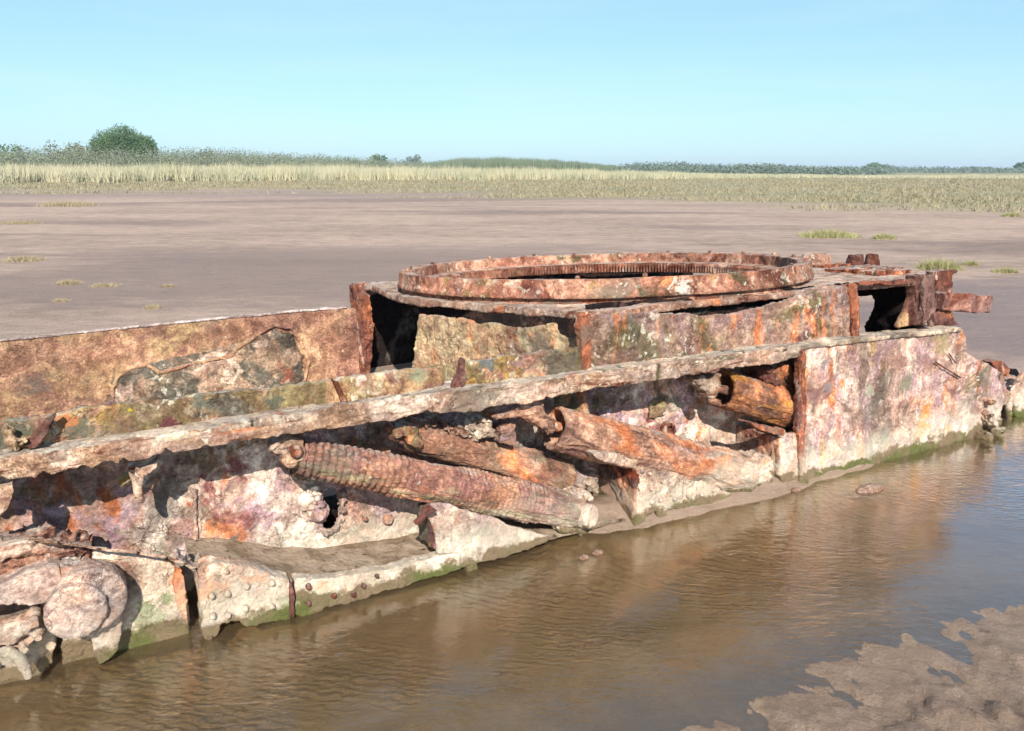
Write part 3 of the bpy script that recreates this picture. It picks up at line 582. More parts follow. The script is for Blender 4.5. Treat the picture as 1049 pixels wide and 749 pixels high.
rail = plate('bottom_rail', [(302, 592), (330, 592), (355, 589), (400, 582), (430, 574), (450, 569), (472, 567), (473, 584), (440, 594), (400, 606), (350, 619), (310, 633), (302, 630)], VO - .002, .045, M_low, wreck, amp=.7)
bolts([(316, 601, 3), (316, 618, 2.6), (342, 610, 2.8), (362, 609, 3.0), (372, 600, 2.4), (386, 590, 2.2)], VO - .002, rail, M_dark)
plate('rail_strap', [(298, 596), (303, 594), (304, 612), (303, 632), (299, 632), (297, 614)], VO - .018, .03, M_dark, wreck, vs=.004, amp=.6)
V_, F_ = prism_geo([PU(x, y, PV(190, 600, VO)[0]) for x, y in ((190, 583), (199, 588), (208, 657), (203, 653), (190, 640), (187, 610))], E_U * .02); 
# end cheek of the rail block
pA = PV(206, 584, VO); pB = PV(208, 680, VO)
loft('rail_cheek', [box_geo(((pA[0] + .0), VO + .075, (pA[2] + pB[2]) / 2), E_U * .012, E_V * .075, E_W * abs(pA[2] - pB[2]) / 2)], M_low, wreck, vs=.006, amp=.9)
gus = plate('gusset_plate', [(434, 521), (441, 516), (452, 515), (480, 522), (505, 530), (530, 540), (552, 546), (564, 549), (560, 555), (520, 571), (490, 578), (472, 582), (472, 567), (450, 568), (447, 552), (441, 535)], VO - .002, .016,
      rust('pink_white_gusset_rust', (.56, .40, .34), (.54, .44, .42), [(PALE, 4, .50, .06, (1, 1, 1)), (ORANGE, 4, .64, .05, VS), ((.40, .32, .30), 12, .60, .04, (2, 1, .6))], crust=.64), wreck, vs=.005, amp=.4)
p = PV(441, 520, VO)
plate('bent_tab', [(424, 535), (432, 528), (434, 520), (442, 518), (450, 524), (440, 528), (432, 537), (426, 539)], VO - .05, .014, M_dark, wreck, vs=.004, amp=.4)
pa = PV(447, 530, VO); loft('gusset_rib', [box_geo((pa[0], VO + .06, pa[2] - .045), E_U * .012 + E_V * .0, E_V * .055, E_W * .055)], M_strip, wreck, vs=.005, amp=1.2)
plate('rail_lug', [(478, 580), (490, 577), (491, 588), (479, 592)], VO, .04, M_low, wreck, vs=.005, amp=.6)

# second bracket box
g2 = plate('bracket_plate', [(652, 478), (658, 470), (672, 472), (690, 478), (715, 490), (740, 502), (752, 507), (745, 512), (700, 521), (684, 524), (684, 531), (674, 531), (673, 524), (662, 530), (656, 538), (652, 534)], VO, .03, M_low, wreck, vs=.005, amp=.8)
bolts([(657, 483, 2), (665, 485, 2), (667, 500, 3.2), (676, 511, 3.2), (667, 514, 3), (677, 493, 2), (690, 511, 2), (705, 508, 2), (717, 506, 2), (730, 502, 1.6)], VO, g2, M_grey)
pa = PV(654, 478, VO); pb_ = PV(655, 538, VO)
loft('bracket_cheek', [box_geo((pa[0] - .004, (VO + VI) / 2, (pa[2] + pb_[2]) / 2 - .01), E_U * .012, E_V * .11, E_W * (pa[2] - pb_[2]) / 2)], rust('red_bracket_rust', (.28, .09, .05), (.36, .17, .10), [(DARK, 8, .58, .05, (1, 1, 1)), (ORANGE, 6, .62, .05, VS)]), wreck, vs=.005, amp=1.0)
plate('bracket_cap', [(608, 465), (615, 463), (655, 472), (651, 482), (630, 475), (612, 471)], VO - .03, .05, M_ledge, wreck, vs=.004, amp=.7)
# third bracket beside the big panel
pa = PV(800, 448, VO); pb_ = PV(803, 494, VO)
loft('bracket_cheek', [box_geo((pa[0] - .002, (VO + VI) / 2 + .01, (pa[2] + pb_[2]) / 2 - .03), E_U * .012, E_V * .095, E_W * ((pa[2] - pb_[2]) / 2 + .03))], M_post, wreck, vs=.005, amp=1.1)
plate('bracket_plate', [(799, 450), (806, 443), (818, 444), (820, 500), (815, 503), (803, 500), (800, 490)], VO - .004, .03, M_low, wreck, vs=.005, amp=1)
plate('bracket_cap', [(761, 430), (768, 431), (803, 440), (806, 446), (799, 447), (775, 439)], VO - .03, .04, M_post, wreck, vs=.004, amp=.7)

# big outer panel at the rear
sp3 = lambda x, y, r, col: (*PV(x, y, VO), r, col)
M_panel2 = rust('rear_panel_rust', (.50, .38, .39), (.56, .41, .34), [((.62, .53, .46), 5, .53, .07, VS), (ORANGE, 5.5, .61, .06, VS), ((.36, .29, .24), 7, .59, .04, (1, 1, .6)), (OCHRE, 4, .66, .05, VS), (OLIVE, 5, .64, .04, (1, 1, .6)), (BROWN, 7, .68, .03, (1, 1, .7))],
    spots=[sp3(949, 424, .055, (.62, .27, .07)), sp3(945, 440, .05, (.60, .24, .08)), sp3(880, 462, .035, (.58, .24, .12)), sp3(930, 393, .045, (.23, .22, .15)), sp3(908, 447, .035, (.24, .22, .17)), sp3(899, 366, .03, (.26, .16, .16)), sp3(892, 400, .035, (.36, .34, .26)), sp3(965, 350, .06, (.35, .28, .16)), sp3(848, 398, .025, (.27, .22, .22)), sp3(845, 372, .03, (.25, .22, .22))])
plate('rear_panel', [(822, 358), (850, 352), (880, 347), (915, 343), (945, 341), (970, 338), (986, 336), (989, 345), (990, 361), (1003, 368), (1018, 376), (1030, 384), (1034, 392), (1031, 410), (1024, 425), (1020, 452), (1006, 462), (985, 474), (950, 480), (915, 490), (880, 498), (850, 505), (822, 516)], VO, .03, M_panel2, wreck, vs=.006, amp=1.0, st=(1, 1, .8))
plate('panel_edge', [(819, 358), (826, 357), (827, 400), (826, 450), (827, 500), (820, 502), (818, 440)], VO - .016, .03, M_post, wreck, vs=.005, amp=.9)
for ln in (((972, 362), (979, 372)), ((958, 371), (984, 387))):
    p, q = PV(*ln[0], VO - .012), PV(*ln[1], VO - .012); loft('hanging_wire', [lathe_geo([(0, .0035), (1, .0035)], p, q, n=8)], M_dark, wreck, vs=.002, amp=.1)
# back edge of the panel bends inwards
pa = PV(1018, 380, VO)
plate('scrap_crest', [(1015, 372), (1022, 369), (1030, 370), (1036, 378), (1034, 386), (1024, 382)], VO + .01, .05, M_post, wreck, vs=.004, amp=1.2)

# posts, beams and stubs at the rear of the deck
plate('hatch_jamb', [(936, 289), (939, 288), (939, 334), (918, 336), (926, 320), (933, 303)], VP + .02, .02, M_bulk, wreck, vs=.005, amp=.7)
plate('lintel', [(880, 288), (938, 286), (938, 292.5), (880, 292.5)], VP - .02, .03, M_post, wreck, vs=.004, amp=.6)
plate('rear_post', [(938, 282), (945, 281), (947, 334), (938, 334)], VP - .01, .05, M_dark, wreck, vs=.005, amp=1.1, st=(2, 2, .6))
plate('rear_post', [(947, 281), (960, 281), (960, 310), (957, 334), (945, 335), (947, 310)], VP - .035, .05, rust('pale_split_post_rust', (.30, .20, .18), (.40, .30, .26), [(DARK, 8, .56, .05, VS), (ORANGE, 4, .62, .05, (1, 1, 1))], water=False), wreck, vs=.005, amp=1.2, st=(2, 2, .6))
plate('rear_block', [(959, 278), (975, 276), (982, 277), (977, 283), (976, 300), (961, 301)], VP + .08, .05, M_dark, wreck, vs=.005, amp=1.3)
plate('rear_block', [(957, 316), (974, 318), (978, 326), (986, 334), (958, 335)], VP + .02, .10, M_dark, wreck, vs=.006, amp=1.1)
pe = PV(1016, 312, VP); ps = PV(960, 309, VP)
plate('tow_beam', [(958, 299), (985, 300), (1008, 302), (1017, 302), (1018, 306), (1015, 321), (1000, 321), (975, 319), (958, 317)], VP - .005, .07, rust('purple_beam_rust', (.28, .18, .16), (.34, .21, .17), [(DARK, 7, .56, .05, (1, 1, 1)), (BROWN, 5, .56, .05, (1, 1, 1))], crust=.66, water=False), wreck, vs=.005, amp=.9)
for (x, y, r, h, mt) in ((876, 271, 8.5, .055, M_dark), (893, 271, 7, .055, M_dark), (836, 269, 15, .05, M_top)):
    p = PW(x, y, -.085); k = mpp(p)
    pr = [(-.2, r * k * 1.1), (.0, r * k * 1.1), (1, r * k * .9), (1, r * k * .65), (.3, r * k * .6)]
    loft('deck_stub', [lathe_geo(pr, p, p + E_W * h, n=24)], mt, deck, vs=.006, amp=.8)
for (x, y, w_, d_) in ((885, 276, .16, .10), (905, 279, .10, .07), (850, 272, .1, .06)):
    p = PW(x, y, -.08); loft('deck_scab', [box_geo(p, E_U * w_, E_V * d_, E_W * .012)], M_post, deck, vs=.007, amp=1.6)

# lamp-like lug leaning on the strip at the left
plate('bent_bracket', [(26, 456), (29, 447), (40, 438), (48, 428), (57, 422), (58, 425), (50, 441), (42, 453), (35, 460), (28, 463)], VP - .05, .03, M_dark, wreck, vs=.004, amp=.8)
lg = []
for (x, y, r) in ((13, 450, 9), (10, 441, 8), (20, 458, 8), (27, 449, 6)):
    p = PV(x, y, VP - .03); k = mpp(p); lg.append(lathe_geo([(-.6, r * k), (0, r * k), (1, r * k * .5)], p, p - E_V * .03, n=14))
loft('rust_lump', lg, M_bulk, wreck, vs=.004, amp=2.40)
# curled flap hanging from the ledge
plate('hanging_flap', [(0, 496), (14, 494), (15, 508), (8, 526), (-6, 534), (-30, 540), (-30, 500)], VO - .01, .03, M_ledge, wreck, vs=.005, amp=1)
plate('hanging_flap', [(132, 478), (139, 476), (146, 492), (144, 503), (148, 514), (140, 512), (136, 496)], VO + .07, .03, M_ledge, wreck, vs=.004, amp=.9)
plate('hanging_flap', [(138, 484), (155, 474), (166, 466), (169, 470), (158, 482), (145, 488)], VO + .02, .03, M_ledge, wreck, vs=.004, amp=.9)
plate('hanging_flap', [(118, 492), (132, 487), (136, 494), (124, 499)], VO + .12, .03, M_strip, wreck, vs=.004, amp=.9)
plate('hanging_flap', [(148, 498), (162, 487), (165, 492), (154, 503)], VO + .12, .03, M_ledge, wreck, vs=.004, amp=.9)

# ---- springs of the suspension
def spring(name, p0, p1, v0, v1, rp0, rp1, mat, ridges=(), open0=False, seed=0, lab=None, ecc=.0):
    P0, P1 = PV(*p0, v0), PV(*p1, v1); Lx = np.linalg.norm(P1 - P0); r0, r1 = rp0 * mpp(P0), rp1 * mpp(P1)
    s = np.linspace(0, Lx, int(Lx / .0028)); rad = np.interp(s, [0, Lx], [r0, r1])
    for (t0, t1, amp, pitch) in ridges:
        w_ = smooth(t0 * Lx - .01, t0 * Lx + .01, s) * smooth(t1 * Lx + .01, t1 * Lx - .01, s)
        pass
    prof = list(zip(s, rad))
    if open0:
        ins = [(.10, 0.001)] + [(.10, rr_) for rr_ in np.linspace(.01, r0 * .78, 6)] + [(x, r0 * .80) for x in np.linspace(.09, 0.004, 14)] + [(-.002, r0 * .88)]
        prof = ins + prof
    else: prof = [(0, rr_) for rr_ in np.linspace(.001, r0 * .97, 10)] + prof
    prof += [(Lx, rr_) for rr_ in np.linspace(r1 * .97, .001, 10)]
    prof = np.array(prof); n = 120; t = np.linspace(0, 2 * np.pi, n, endpoint=False)
    V = np.stack([prof[:, 0][:, None] * np.ones(n), prof[:, 1][:, None] * np.cos(t), prof[:, 1][:, None] * np.sin(t)], -1).reshape(-1, 3)
    tn = np.gradient(prof, axis=0); tn /= np.linalg.norm(tn, axis=1)[:, None] + 1e-9
    Nn = np.stack([-tn[:, 1][:, None] * np.ones(n), tn[:, 0][:, None] * np.cos(t), tn[:, 0][:, None] * np.sin(t)], -1).reshape(-1, 3)
    q = V + seed; rdg = 0
    for (t0, t1, amp, pitch) in ridges:
        xs = V[:, 0] + .004 * fbm(q * np.array([6, 22, 22]) + 2, 2); w_ = smooth(t0 * Lx - .01, t0 * Lx + .01, xs) * smooth(t1 * Lx + .02, t1 * Lx - .02, xs)
        rdg = rdg + w_ * amp * (np.abs(np.sin(np.pi * xs / pitch)) ** .6 - .6) * np.clip(.75 + 1.3 * fbm(q * np.array([9, 14, 14]) + 6, 3), 0, 1.5)
    d = rdg + .005 * fbm(q * np.array([3, 7, 7]), 3) + .0042 * fbm(q * np.array([9, 34, 34]), 4)
    f = fbm(q * np.array([5, 16, 16]) + 50, 4) * 3; d += .0045 * (np.floor(f) + smooth(.7, 1, f - np.floor(f)))
    d += .0025 * fbm(q * 60, 3) - .006 * smooth(.15, .5, fbm(q * np.array([4, 20, 20]) + 9, 3))
    V = V + Nn * d[:, None] * min(1, r0 / .05)
    # waviness when the coil is slanted by age
    V[:, 0] += .006 * fbm(q * np.array([2, 14, 14]) + 3, 2) * smooth(0, .02, V[:, 0]) if open0 is False else .014 * fbm(q * np.array([2, 12, 12]) + 3, 2)
    m_ = len(prof); i_ = np.arange(m_ - 1)[:, None] * n; j_ = np.arange(n)[None]; jn_ = (j_ + 1) % n
    Fq = np.stack([i_ + j_, i_ + jn_, i_ + n + jn_, i_ + n + j_], -1).reshape(-1, 4)
    o = mesh_obj(name, V, Fq, mat, wreck)
    d_ = Vector(P1 - P0).normalized(); o.rotation_euler = d_.to_track_quat('X', 'Z').to_euler(); o.location = P0
    if lab: o['label'] = lab
    return o, P0, P1
s1, A0, A1 = spring('spring_tube', (304, 467), (592, 524), -.93, -.965, 21, 20, M_sp1, ridges=((.01, .34, .011, .021), (.48, .84, .0055, .0155)), seed=1, lab='long corroded suspension spring with its coils showing')
def disc(name, x, y, v, r, h, mat, vs=.004, amp=.6, dirv=None, parent=None, dome=.9):
    p = PV(x, y, v); k = mpp(p); dv_ = -E_V if dirv is None else dirv
    return loft(name, [lathe_geo([(-.5, r * k), (.6, r * k), (1, r * k * dome)], p, p + dv_ * h, n=36)], mat, parent or wreck, vs=vs, amp=amp)
def rel(o, parent, name, mat, geos, **kw):      # a child of a tilted spring, drawn in the frame of the wreck
    c_ = loft(name, geos, mat, wreck, **kw); c_.parent = parent
    c_.matrix_parent_inverse = (Matrix.LocRotScale(parent.location, parent.rotation_euler, None)).inverted(); return c_
dq = np.array([.35, -1, .1]); dq /= np.linalg.norm(dq)
def blob(pts, v, h, n=14, cap=.55):
    out = []
    for q in pts:
        x, y, r = q[:3]; dv_ = q[3] if len(q) > 3 else 0
        p = PV(x, y, v + dv_); k = mpp(p); out.append(lathe_geo([(-1, r * k * .9), (0, r * k), (1, r * k * cap)], p, p - E_V * h, n=n))
    return out
rel(None, s1, 'end_disc', M_grey, [lathe_geo([(-1, .042), (.8, .042), (1, .036)], PV(598, 528, -1.0), PV(598, 528, -1.0) + dq * .035, n=36)], vs=.004, amp=.4)
rel(None, s1, 'spring_foot', M_low, blob([(565, 525, 14), (575, 535, 13), (590, 536, 12), (580, 522, 16), (588, 510, 14), (600, 508, 9)], -.96, .04), vs=.005, amp=2.40)
lug = loft('spring_lug', blob([(284, 457, 10), (294, 460, 11), (298, 452, 13), (302, 462, 11), (296, 470, 9)], -.96, .03, cap=.8), M_ledge, wreck, vs=.004, amp=1.60)
loft('pin', [lathe_geo([(-.5, .018), (1, .018), (1, .008), (.5, .007)], PV(303, 462, -.995), PV(303, 462, -.995) - E_V * .012, n=24)], M_post, lug, vs=.003, amp=.3)
s2, A0, A1 = spring('spring_tube', (413, 442), (577, 490), -.885, -.865, 17, 20, M_sp2, seed=3, lab='split wood-like suspension spring tube lying behind the long one')
rel(None, s2, 'collar', M_dark, [lathe_geo([(0, .045), (1, .045)], PV(575, 481, -.87), PV(581, 483, -.868), n=30)], vs=.004, amp=.5) if False else None
loft('spring_rod', [lathe_geo([(0, .034), (1, .034)], PV(574, 484, -.85), PV(606, 493, -.85), n=24)] + blob([(600, 492, 10), (606, 500, 8), (607, 486, 6)], -.87, .03), M_sp3, wreck, vs=.005, amp=2.40)
lug = loft('spring_lug', blob([(406, 440, 7), (414, 438, 9), (421, 440, 9), (424, 450, 9), (416, 449, 6)], -.93, .04, cap=.8), M_bulk, wreck, vs=.004, amp=2.00)
loft('rust_lump', blob([(404, 448, 5), (410, 452, 4), (400, 436, 3)], -.93, .03), M_dark, wreck, vs=.004, amp=2.40)
loft('barnacle_lump', blob([(484, 432, 9), (490, 428, 8), (497, 432, 9), (500, 440, 8), (490, 440, 10), (480, 438, 6), (487, 445, 7)], -.92, .04, cap=.6), rust('cream_crust', (.66, .58, .45), (.72, .66, .54), [(TAN, 8, .62, .05, (1, 1, 1))], water=False), wreck, vs=.004, amp=3.20)
loft('spring_lug', blob([(440, 432, 5), (454, 431, 4), (455, 437, 5), (432, 434, 5), (466, 438, 7), (472, 441, 6)], -.9, .04, cap=.7), M_sp3, wreck, vs=.004, amp=2.00)
plate('bracket_peg', [(511, 436), (517, 432), (529, 433), (529, 455), (522, 457), (512, 453), (514, 445)], -.95, .06, M_sp3, wreck, vs=.004, amp=1)
s3, A0, A1 = spring('spring_tube', (566, 438), (762, 487), -.95, -.97, 23, 22, M_sp3, open0=True, seed=6, lab='pinkish suspension spring tube open and curled at its upper end')
rel(None, s3, 'spring_foot', M_low, blob([(757, 478, 13), (765, 488, 12), (750, 492, 11), (772, 482, 11), (778, 488, 9), (776, 472, 10), (760, 495, 9), (779, 498, 7)], -.97, .05, cap=.75), vs=.005, amp=1.80)
loft('spring_claw', [prism_geo(ragged([PV(x, y, -1.0) for x, y in ((505, 430), (518, 424), (532, 416), (545, 408), (558, 407), (560, 416), (562, 424), (570, 430), (570, 442), (562, 448), (557, 440), (545, 436), (532, 430), (517, 432))], .012, .002), E_V * .045)] + blob([(548, 426, 11), (556, 432, 10)], -1.0, .02), M_sp3, wreck, vs=.004, amp=1.80)
loft('spring_hook', [lathe_geo([(0, .016), (1, .016)], PV(558, 434, -.96), PV(574, 438, -.95), n=18)], M_post, wreck, vs=.004, amp=.6)
s4, A0, A1 = spring('spring_tube', (738, 398), (818, 421), -.93, -.93, 20, 21, M_sp4, open0=True, seed=9, lab='short dark orange suspension spring tube running behind the panel')
s4b = loft('spring_lug', blob([(714, 388, 7), (722, 392, 9), (728, 386, 9), (724, 400, 7), (732, 392, 6)], -.96, .03, cap=.8), M_ledge, wreck, vs=.004, amp=1.80)
loft('spring_hook', [lathe_geo([(0, .017), (1, .020)], PV(730, 396, -.93), PV(746, 400, -.93), n=18)], M_sp3, wreck, vs=.004, amp=.8)
loft('axle_lump', blob([(786, 380, 8), (797, 378, 9), (806, 384, 11), (812, 379, 8), (800, 391, 8), (812, 392, 8), (790, 388, 6)], -.92, .05, cap=.7), M_sp4, wreck, vs=.005, amp=2.40)
loft('axle_lump', blob([(782, 384, 5), (786, 390, 4), (780, 377, 4)], -.93, .05, cap=.7), M_dark, wreck, vs=.005, amp=2.40)
plate('tie_strip', [(776, 395), (790, 396), (818, 402), (818, 407), (800, 403), (778, 400)], -.93, .03, M_dark, wreck, vs=.004, amp=.8)
# remnants on the inner wall
loft('wall_ring', [lathe_geo([(-.2, .030), (1, .030), (1, .014), (.2, .012)], PV(683, 439, VI - .01), PV(683, 439, VI - .01) - E_V * .025, n=24)], M_post, nw, vs=.004, amp=.8)
loft('cast_foot', blob([(764, 452, 8), (752, 458, 6), (758, 461, 8), (770, 462, 8), (776, 458, 6), (786, 462, 6), (780, 470, 7)], VI - .02, .04, cap=.7), M_sp3, nw, vs=.004, amp=1.80)
plate('wall_patch', [(665, 412), (684, 408), (684, 426), (664, 430)], VI - .014, .012, M_bulk, nw, vs=.004, amp=1)
loft('seam_bead', [lathe_geo([(0, .010), (1, .008)], PV(200, 500, VI - .004), PV(200, 575, VI - .004), n=8)], M_wall, nw, vs=.004, amp=.9)

# ---- front end: swing arm and hub at the left
VH = -1.03
loft('hub', [lathe_geo([(-2.0, .080), (.75, .080), (1, .073)], PV(92, 612, VH), PV(92, 612, VH) - E_V * .025, n=48), lathe_geo([(-1, .066), (.8, .066), (1, .058)], PV(78, 623, VH - .02), PV(78, 623, VH - .02) - E_V * .025, n=48)], M_grey, wreck, vs=.005, amp=.7)
plate('hub_plate', [(60, 582), (90, 577), (115, 582), (128, 592), (130, 612), (128, 632), (125, 655), (120, 668), (112, 678), (100, 684), (95, 672), (90, 655), (80, 640), (58, 625), (50, 600)], VH + .01, .05, M_low, wreck, vs=.005, amp=1)
plate('swing_arm', [(-120, 640), (-60, 612), (0, 596), (30, 585), (60, 580), (66, 600), (50, 620), (30, 622), (0, 621), (-60, 640), (-110, 660)], VH + .005, .07, M_grey, wreck, vs=.005, amp=.8)
plate('root_like_scrap', [(-60, 580), (0, 560), (30, 553), (60, 556), (100, 570), (62, 575), (40, 580), (0, 592), (-60, 612)], VH + .05, .10, rust('root_brown_rust', (.36, .22, .16), (.28, .20, .17), [(DARK, 10, .55, .05, (.6, 1, 3)), (ORANGE, 5, .60, .05, (.6, 1, 2)), (PALE, 8, .62, .05, (.5, 1, 2))], water=False), wreck, vs=.006, amp=4.40, st=(.8, 1, 2))
fl = []
sc = [(30, 552), (60, 556), (100, 562), (140, 566), (170, 571), (190, 578), (200, 583)]
for k in range(len(sc) - 1):
    p, q = PV(*sc[k], -1.0), PV(*sc[k + 1], -1.02); fl.append(lathe_geo([(-.05, .009), (1.05, .008)], p, q, n=10))
loft('curled_lip', fl, M_ledge, wreck, vs=.004, amp=.9)
loft('lip_end', blob([(194, 579, 6), (200, 582, 6), (188, 572, 7), (180, 568, 5)], -.98, .03), M_grey, wreck, vs=.004, amp=2.00)
plate('front_panel', [(60, 562), (100, 564), (140, 568), (170, 573), (186, 580), (190, 600), (196, 640), (198, 665), (150, 672), (60, 690)], -.965, .03, M_low, wreck, vs=.006, amp=1)
plate('front_panel_edge', [(178, 580), (187, 582), (191, 600), (193, 640), (188, 636), (182, 618), (176, 600)], -.98, .015, rust('bright_orange_rust', (.62, .25, .10), (.55, .22, .10), [], water=True), wreck, vs=.005, amp=.6)
pl = blob([(12, 648, 11), (26, 640, 9), (40, 646, 9), (26, 658, 8), (10, 668, 12), (-8, 655, 14), (-20, 670, 16), (36, 632, 8)], VH + .02, .04, cap=.6)
plate('lower_arm', [(-120, 660), (-20, 640), (30, 630), (52, 640), (60, 662), (52, 690), (30, 700), (-120, 720)], VH + .05, .06, M_low, wreck, vs=.006, amp=1.3)
loft('caked_lumps', pl, M_low, wreck, vs=.005, amp=1)
arch = [(-8, 668), (10, 668), (20, 674), (26, 684), (30, 694)]
loft('track_guard', [lathe_geo([(-.1, .014), (1.1, .013)], PV(*arch[k], VH - .02), PV(*arch[k + 1], VH - .02), n=12) for k in range(4)], M_low, wreck, vs=.005, amp=.8)
# ---- rear end: axle, lugs and wheel
VR = -.985
loft('axle_stub', [lathe_geo([(0, .040), (.9, .038), (1, .032)], PV(1012, 402, VR + .06), PV(1031, 408, VR - .03), n=32)], M_low, wreck, vs=.005, amp=.7)
plate('axle_bracket', [(1008, 412), (1024, 412), (1027, 430), (1024, 452), (1012, 455), (1010, 434)], VR - .03, .05, M_sp1, wreck, vs=.005, amp=1.3)
loft('axle_bracket', blob([(1010, 432, 6), (1018, 438, 6), (1012, 441, 7), (1004, 446, 6), (1008, 424, 5), (1010, 410, 6), (1016, 448, 7)], VR - .04, .05), M_sp3, wreck, vs=.005, amp=2.40)
plate('rear_cheek', [(1020, 380), (1040, 384), (1056, 392), (1080, 420), (1080, 480), (1020, 470)], VR + .16, .04, M_hull, wreck, vs=.008, amp=1.1)
cw = PV(1052, 412, VR + .05); kw = mpp(cw)
tor = []
for k in range(40):
    a_ = 2 * math.pi * k / 40; b_ = 2 * math.pi * (k + 1.2) / 40; R_ = 32 * kw
    f_ = lambda t: cw + E_U * math.cos(t) * R_ + E_W * math.sin(t) * R_
    tor.append(lathe_geo([(0, .016), (1, .016)], f_(a_), f_(b_), n=12))
wh = loft('wheel', [lathe_geo([(-.5, 23 * kw), (.5, 23 * kw), (1, 18 * kw)], cw + E_V * .02, cw - E_V * .02, n=40)], M_hull, wreck, vs=.006, amp=.7)
loft('rim', tor, M_sp3, wh, vs=.006, amp=.7)
loft('wheel_hub', [lathe_geo([(0, .04), (1, .03)], cw - E_V * .01, cw - E_V * .05, n=24)], M_grey, wh, vs=.005, amp=.6)

# ---------------------------------------------------------------- loose things in and around the pool
def rock(name, x, y, z, sx, sy, sz, mat, label, cat, seed=0):
    g0 = gpt(x, y, z); V, F = lathe_geo([(-1.0, .02), (-.8, .6), (-.3, .95), (.2, 1), (.7, .7), (1.0, .05)], np.zeros(3), E_W, n=20)
    V = np.array(V) * np.array([sx, sy, sz]); P, Nn, Q = voxel(V, F, min(sx, sy, sz) * .12)
    P = P + Nn * (.22 * min(sx, sz) * 3 * fbm(P / sx * 1.1 + seed, 4))[:, None] * .5
    o = mesh_obj(name, P, Q, mat); o.location = g0; o.rotation_euler[2] = .4
    return tag(o, label, cat)
M_stone = rust('brown_stone', (.34, .25, .19), (.44, .34, .27), [(BROWN, 12, .6, .05, (1, 1, 1))], water=False)
rock('stone', 891, 502, -.002, .065, .03, .022, M_stone, 'small flat brown stone breaking the water near the large rear panel', 'stone', 2)
for k, (x, y, s, lab) in enumerate(((815, 412 + 90, .020, 'small pale pebble on the sand at the foot of the panel edge'), (785, 503, .016, 'tiny dark pebble on the sand below the open spring foot'), (598, 571, .018, 'flat pale pebble at the tip of the white gusset plate'), (612, 566, .02, 'thin grey flake on the wet sand right of the gusset tip'))):
    rock('pebble', x, y, .004, s, s * .7, s * .5, M_stone, lab, 'pebble', k)

# ---------------------------------------------------------------- vegetation
def leafmat(name, c1, c2, c3=None):
    m, b = new_mat(name, .8, .15); N, L = links(m); g = N.new('ShaderNodeNewGeometry')
    rnd = N.new('ShaderNodeAttribute'); rnd.attribute_name = 'tone'
    c = mx(m, rnd.outputs['Fac'], c1, c2)
    if c3: c = mx(m, rng_(m, nz(m, g.outputs['Position'], .25, 3), .45, .6), c, c3)
    L.new(c, b.inputs['Base Color'])
    tl = N.new('ShaderNodeBsdfTranslucent'); L.new(c, tl.inputs[0]); ms = N.new('ShaderNodeMixShader'); ms.inputs[0].default_value = .25
    L.new(b.outputs[0], ms.inputs[1]); L.new(tl.outputs[0], ms.inputs[2]); L.new(ms.outputs[0], N['Material Output'].inputs['Surface'])
    return m
def tris(name, V, tone, mat, parent=None):       # V: (n,3,3)
    n = len(V); o = mesh_obj(name, V.reshape(-1, 3), np.arange(n * 3).reshape(n, 3), mat, parent, False)
    a = o.data.attributes.new('tone', 'FLOAT', 'POINT'); a.data.foreach_set('value', np.repeat(tone, 3).astype(np.float32)[:len(o.data.vertices)]); return o
def blades(x, y, z, h, w, lean=.25):
    n = len(x); a = rng.uniform(0, 2 * np.pi, n); dx, dy = np.cos(a) * w / 2, np.sin(a) * w / 2
    lx, ly = rng.normal(size=n) * lean * h, rng.normal(size=n) * lean * h
    V = np.empty((n, 3, 3)); V[:, 0] = np.stack([x - dx, y - dy, z], 1); V[:, 1] = np.stack([x + dx, y + dy, z], 1); V[:, 2] = np.stack([x + lx, y + ly, z + h], 1); return V
G_tall = leafmat('pale_tall_grass', (.56, .49, .33), (.40, .39, .22), (.42, .40, .26))
G_low = leafmat('dry_saltmarsh_grass', (.38, .31, .20), (.27, .235, .13))
G_tuft = leafmat('yellow_green_tuft', (.44, .38, .19), (.30, .30, .13))
G_dry = leafmat('straw_tuft', (.46, .36, .22), (.34, .27, .17))
G_reed = leafmat('grey_green_reeds', (.21, .24, .15), (.15, .19, .12))
G_scrub = leafmat('grey_green_scrub', (.26, .27, .18), (.17, .20, .12), (.21, .22, .15))
G_tree = leafmat('dark_green_leaves', (.06, .12, .045), (.13, .20, .07))
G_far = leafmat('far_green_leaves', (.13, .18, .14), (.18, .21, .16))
M_bark = new_mat('grey_bark')[0]; M_bark.node_tree.nodes['Principled BSDF'].inputs['Base Color'].default_value = (.12, .10, .08, 1)
def polar(n, th0, th1, r0f, r1f):
    t = rng.uniform(th0, th1, n); u_ = rng.uniform(0, 1, n); r0 = r0f(t); r1 = r1f(t); r = r0 + (r1 - r0) * u_
    return t, r, r * np.sin(np.radians(t)), r * np.cos(np.radians(t))
def zg(x, y): return height(x, y)
# low sward beyond the bare flat
t, r, x, y = polar(330000, -60, 60, lambda t: np.interp(t, [-60, -34, -20, -10, 0, 10, 20, 34, 60], [36, 34, 33, 30, 25, 21, 19, 18, 18]), lambda t: np.full_like(t, 95.0))
vmk, edge = veg_mask(x, y); kp = (rng.uniform(size=len(x)) < vmk ** 1.6 * (.12 + .88 * smooth(-.1, .25, fbm(np.stack([x * .12, y * .35, 0 * x], 1), 3)))); x, y, r = x[kp], y[kp], r[kp]
hgt = (.05 + .08 * rng.uniform(size=len(x))) * (1 + 1.0 * np.clip(fbm(np.stack([x * .4, y * .8, 0 * x + 3], 1), 2) * 2, -.4, 1.5)); w_ = .02 + r * .0009
o = tris('saltmarsh_grass', blades(x, y, zg(x, y) - .01, hgt, w_, .5), rng.uniform(size=len(x)), G_low); tag(o, 'low dry yellow green marsh grass covering the far flat', 'marsh grass', kind='stuff')
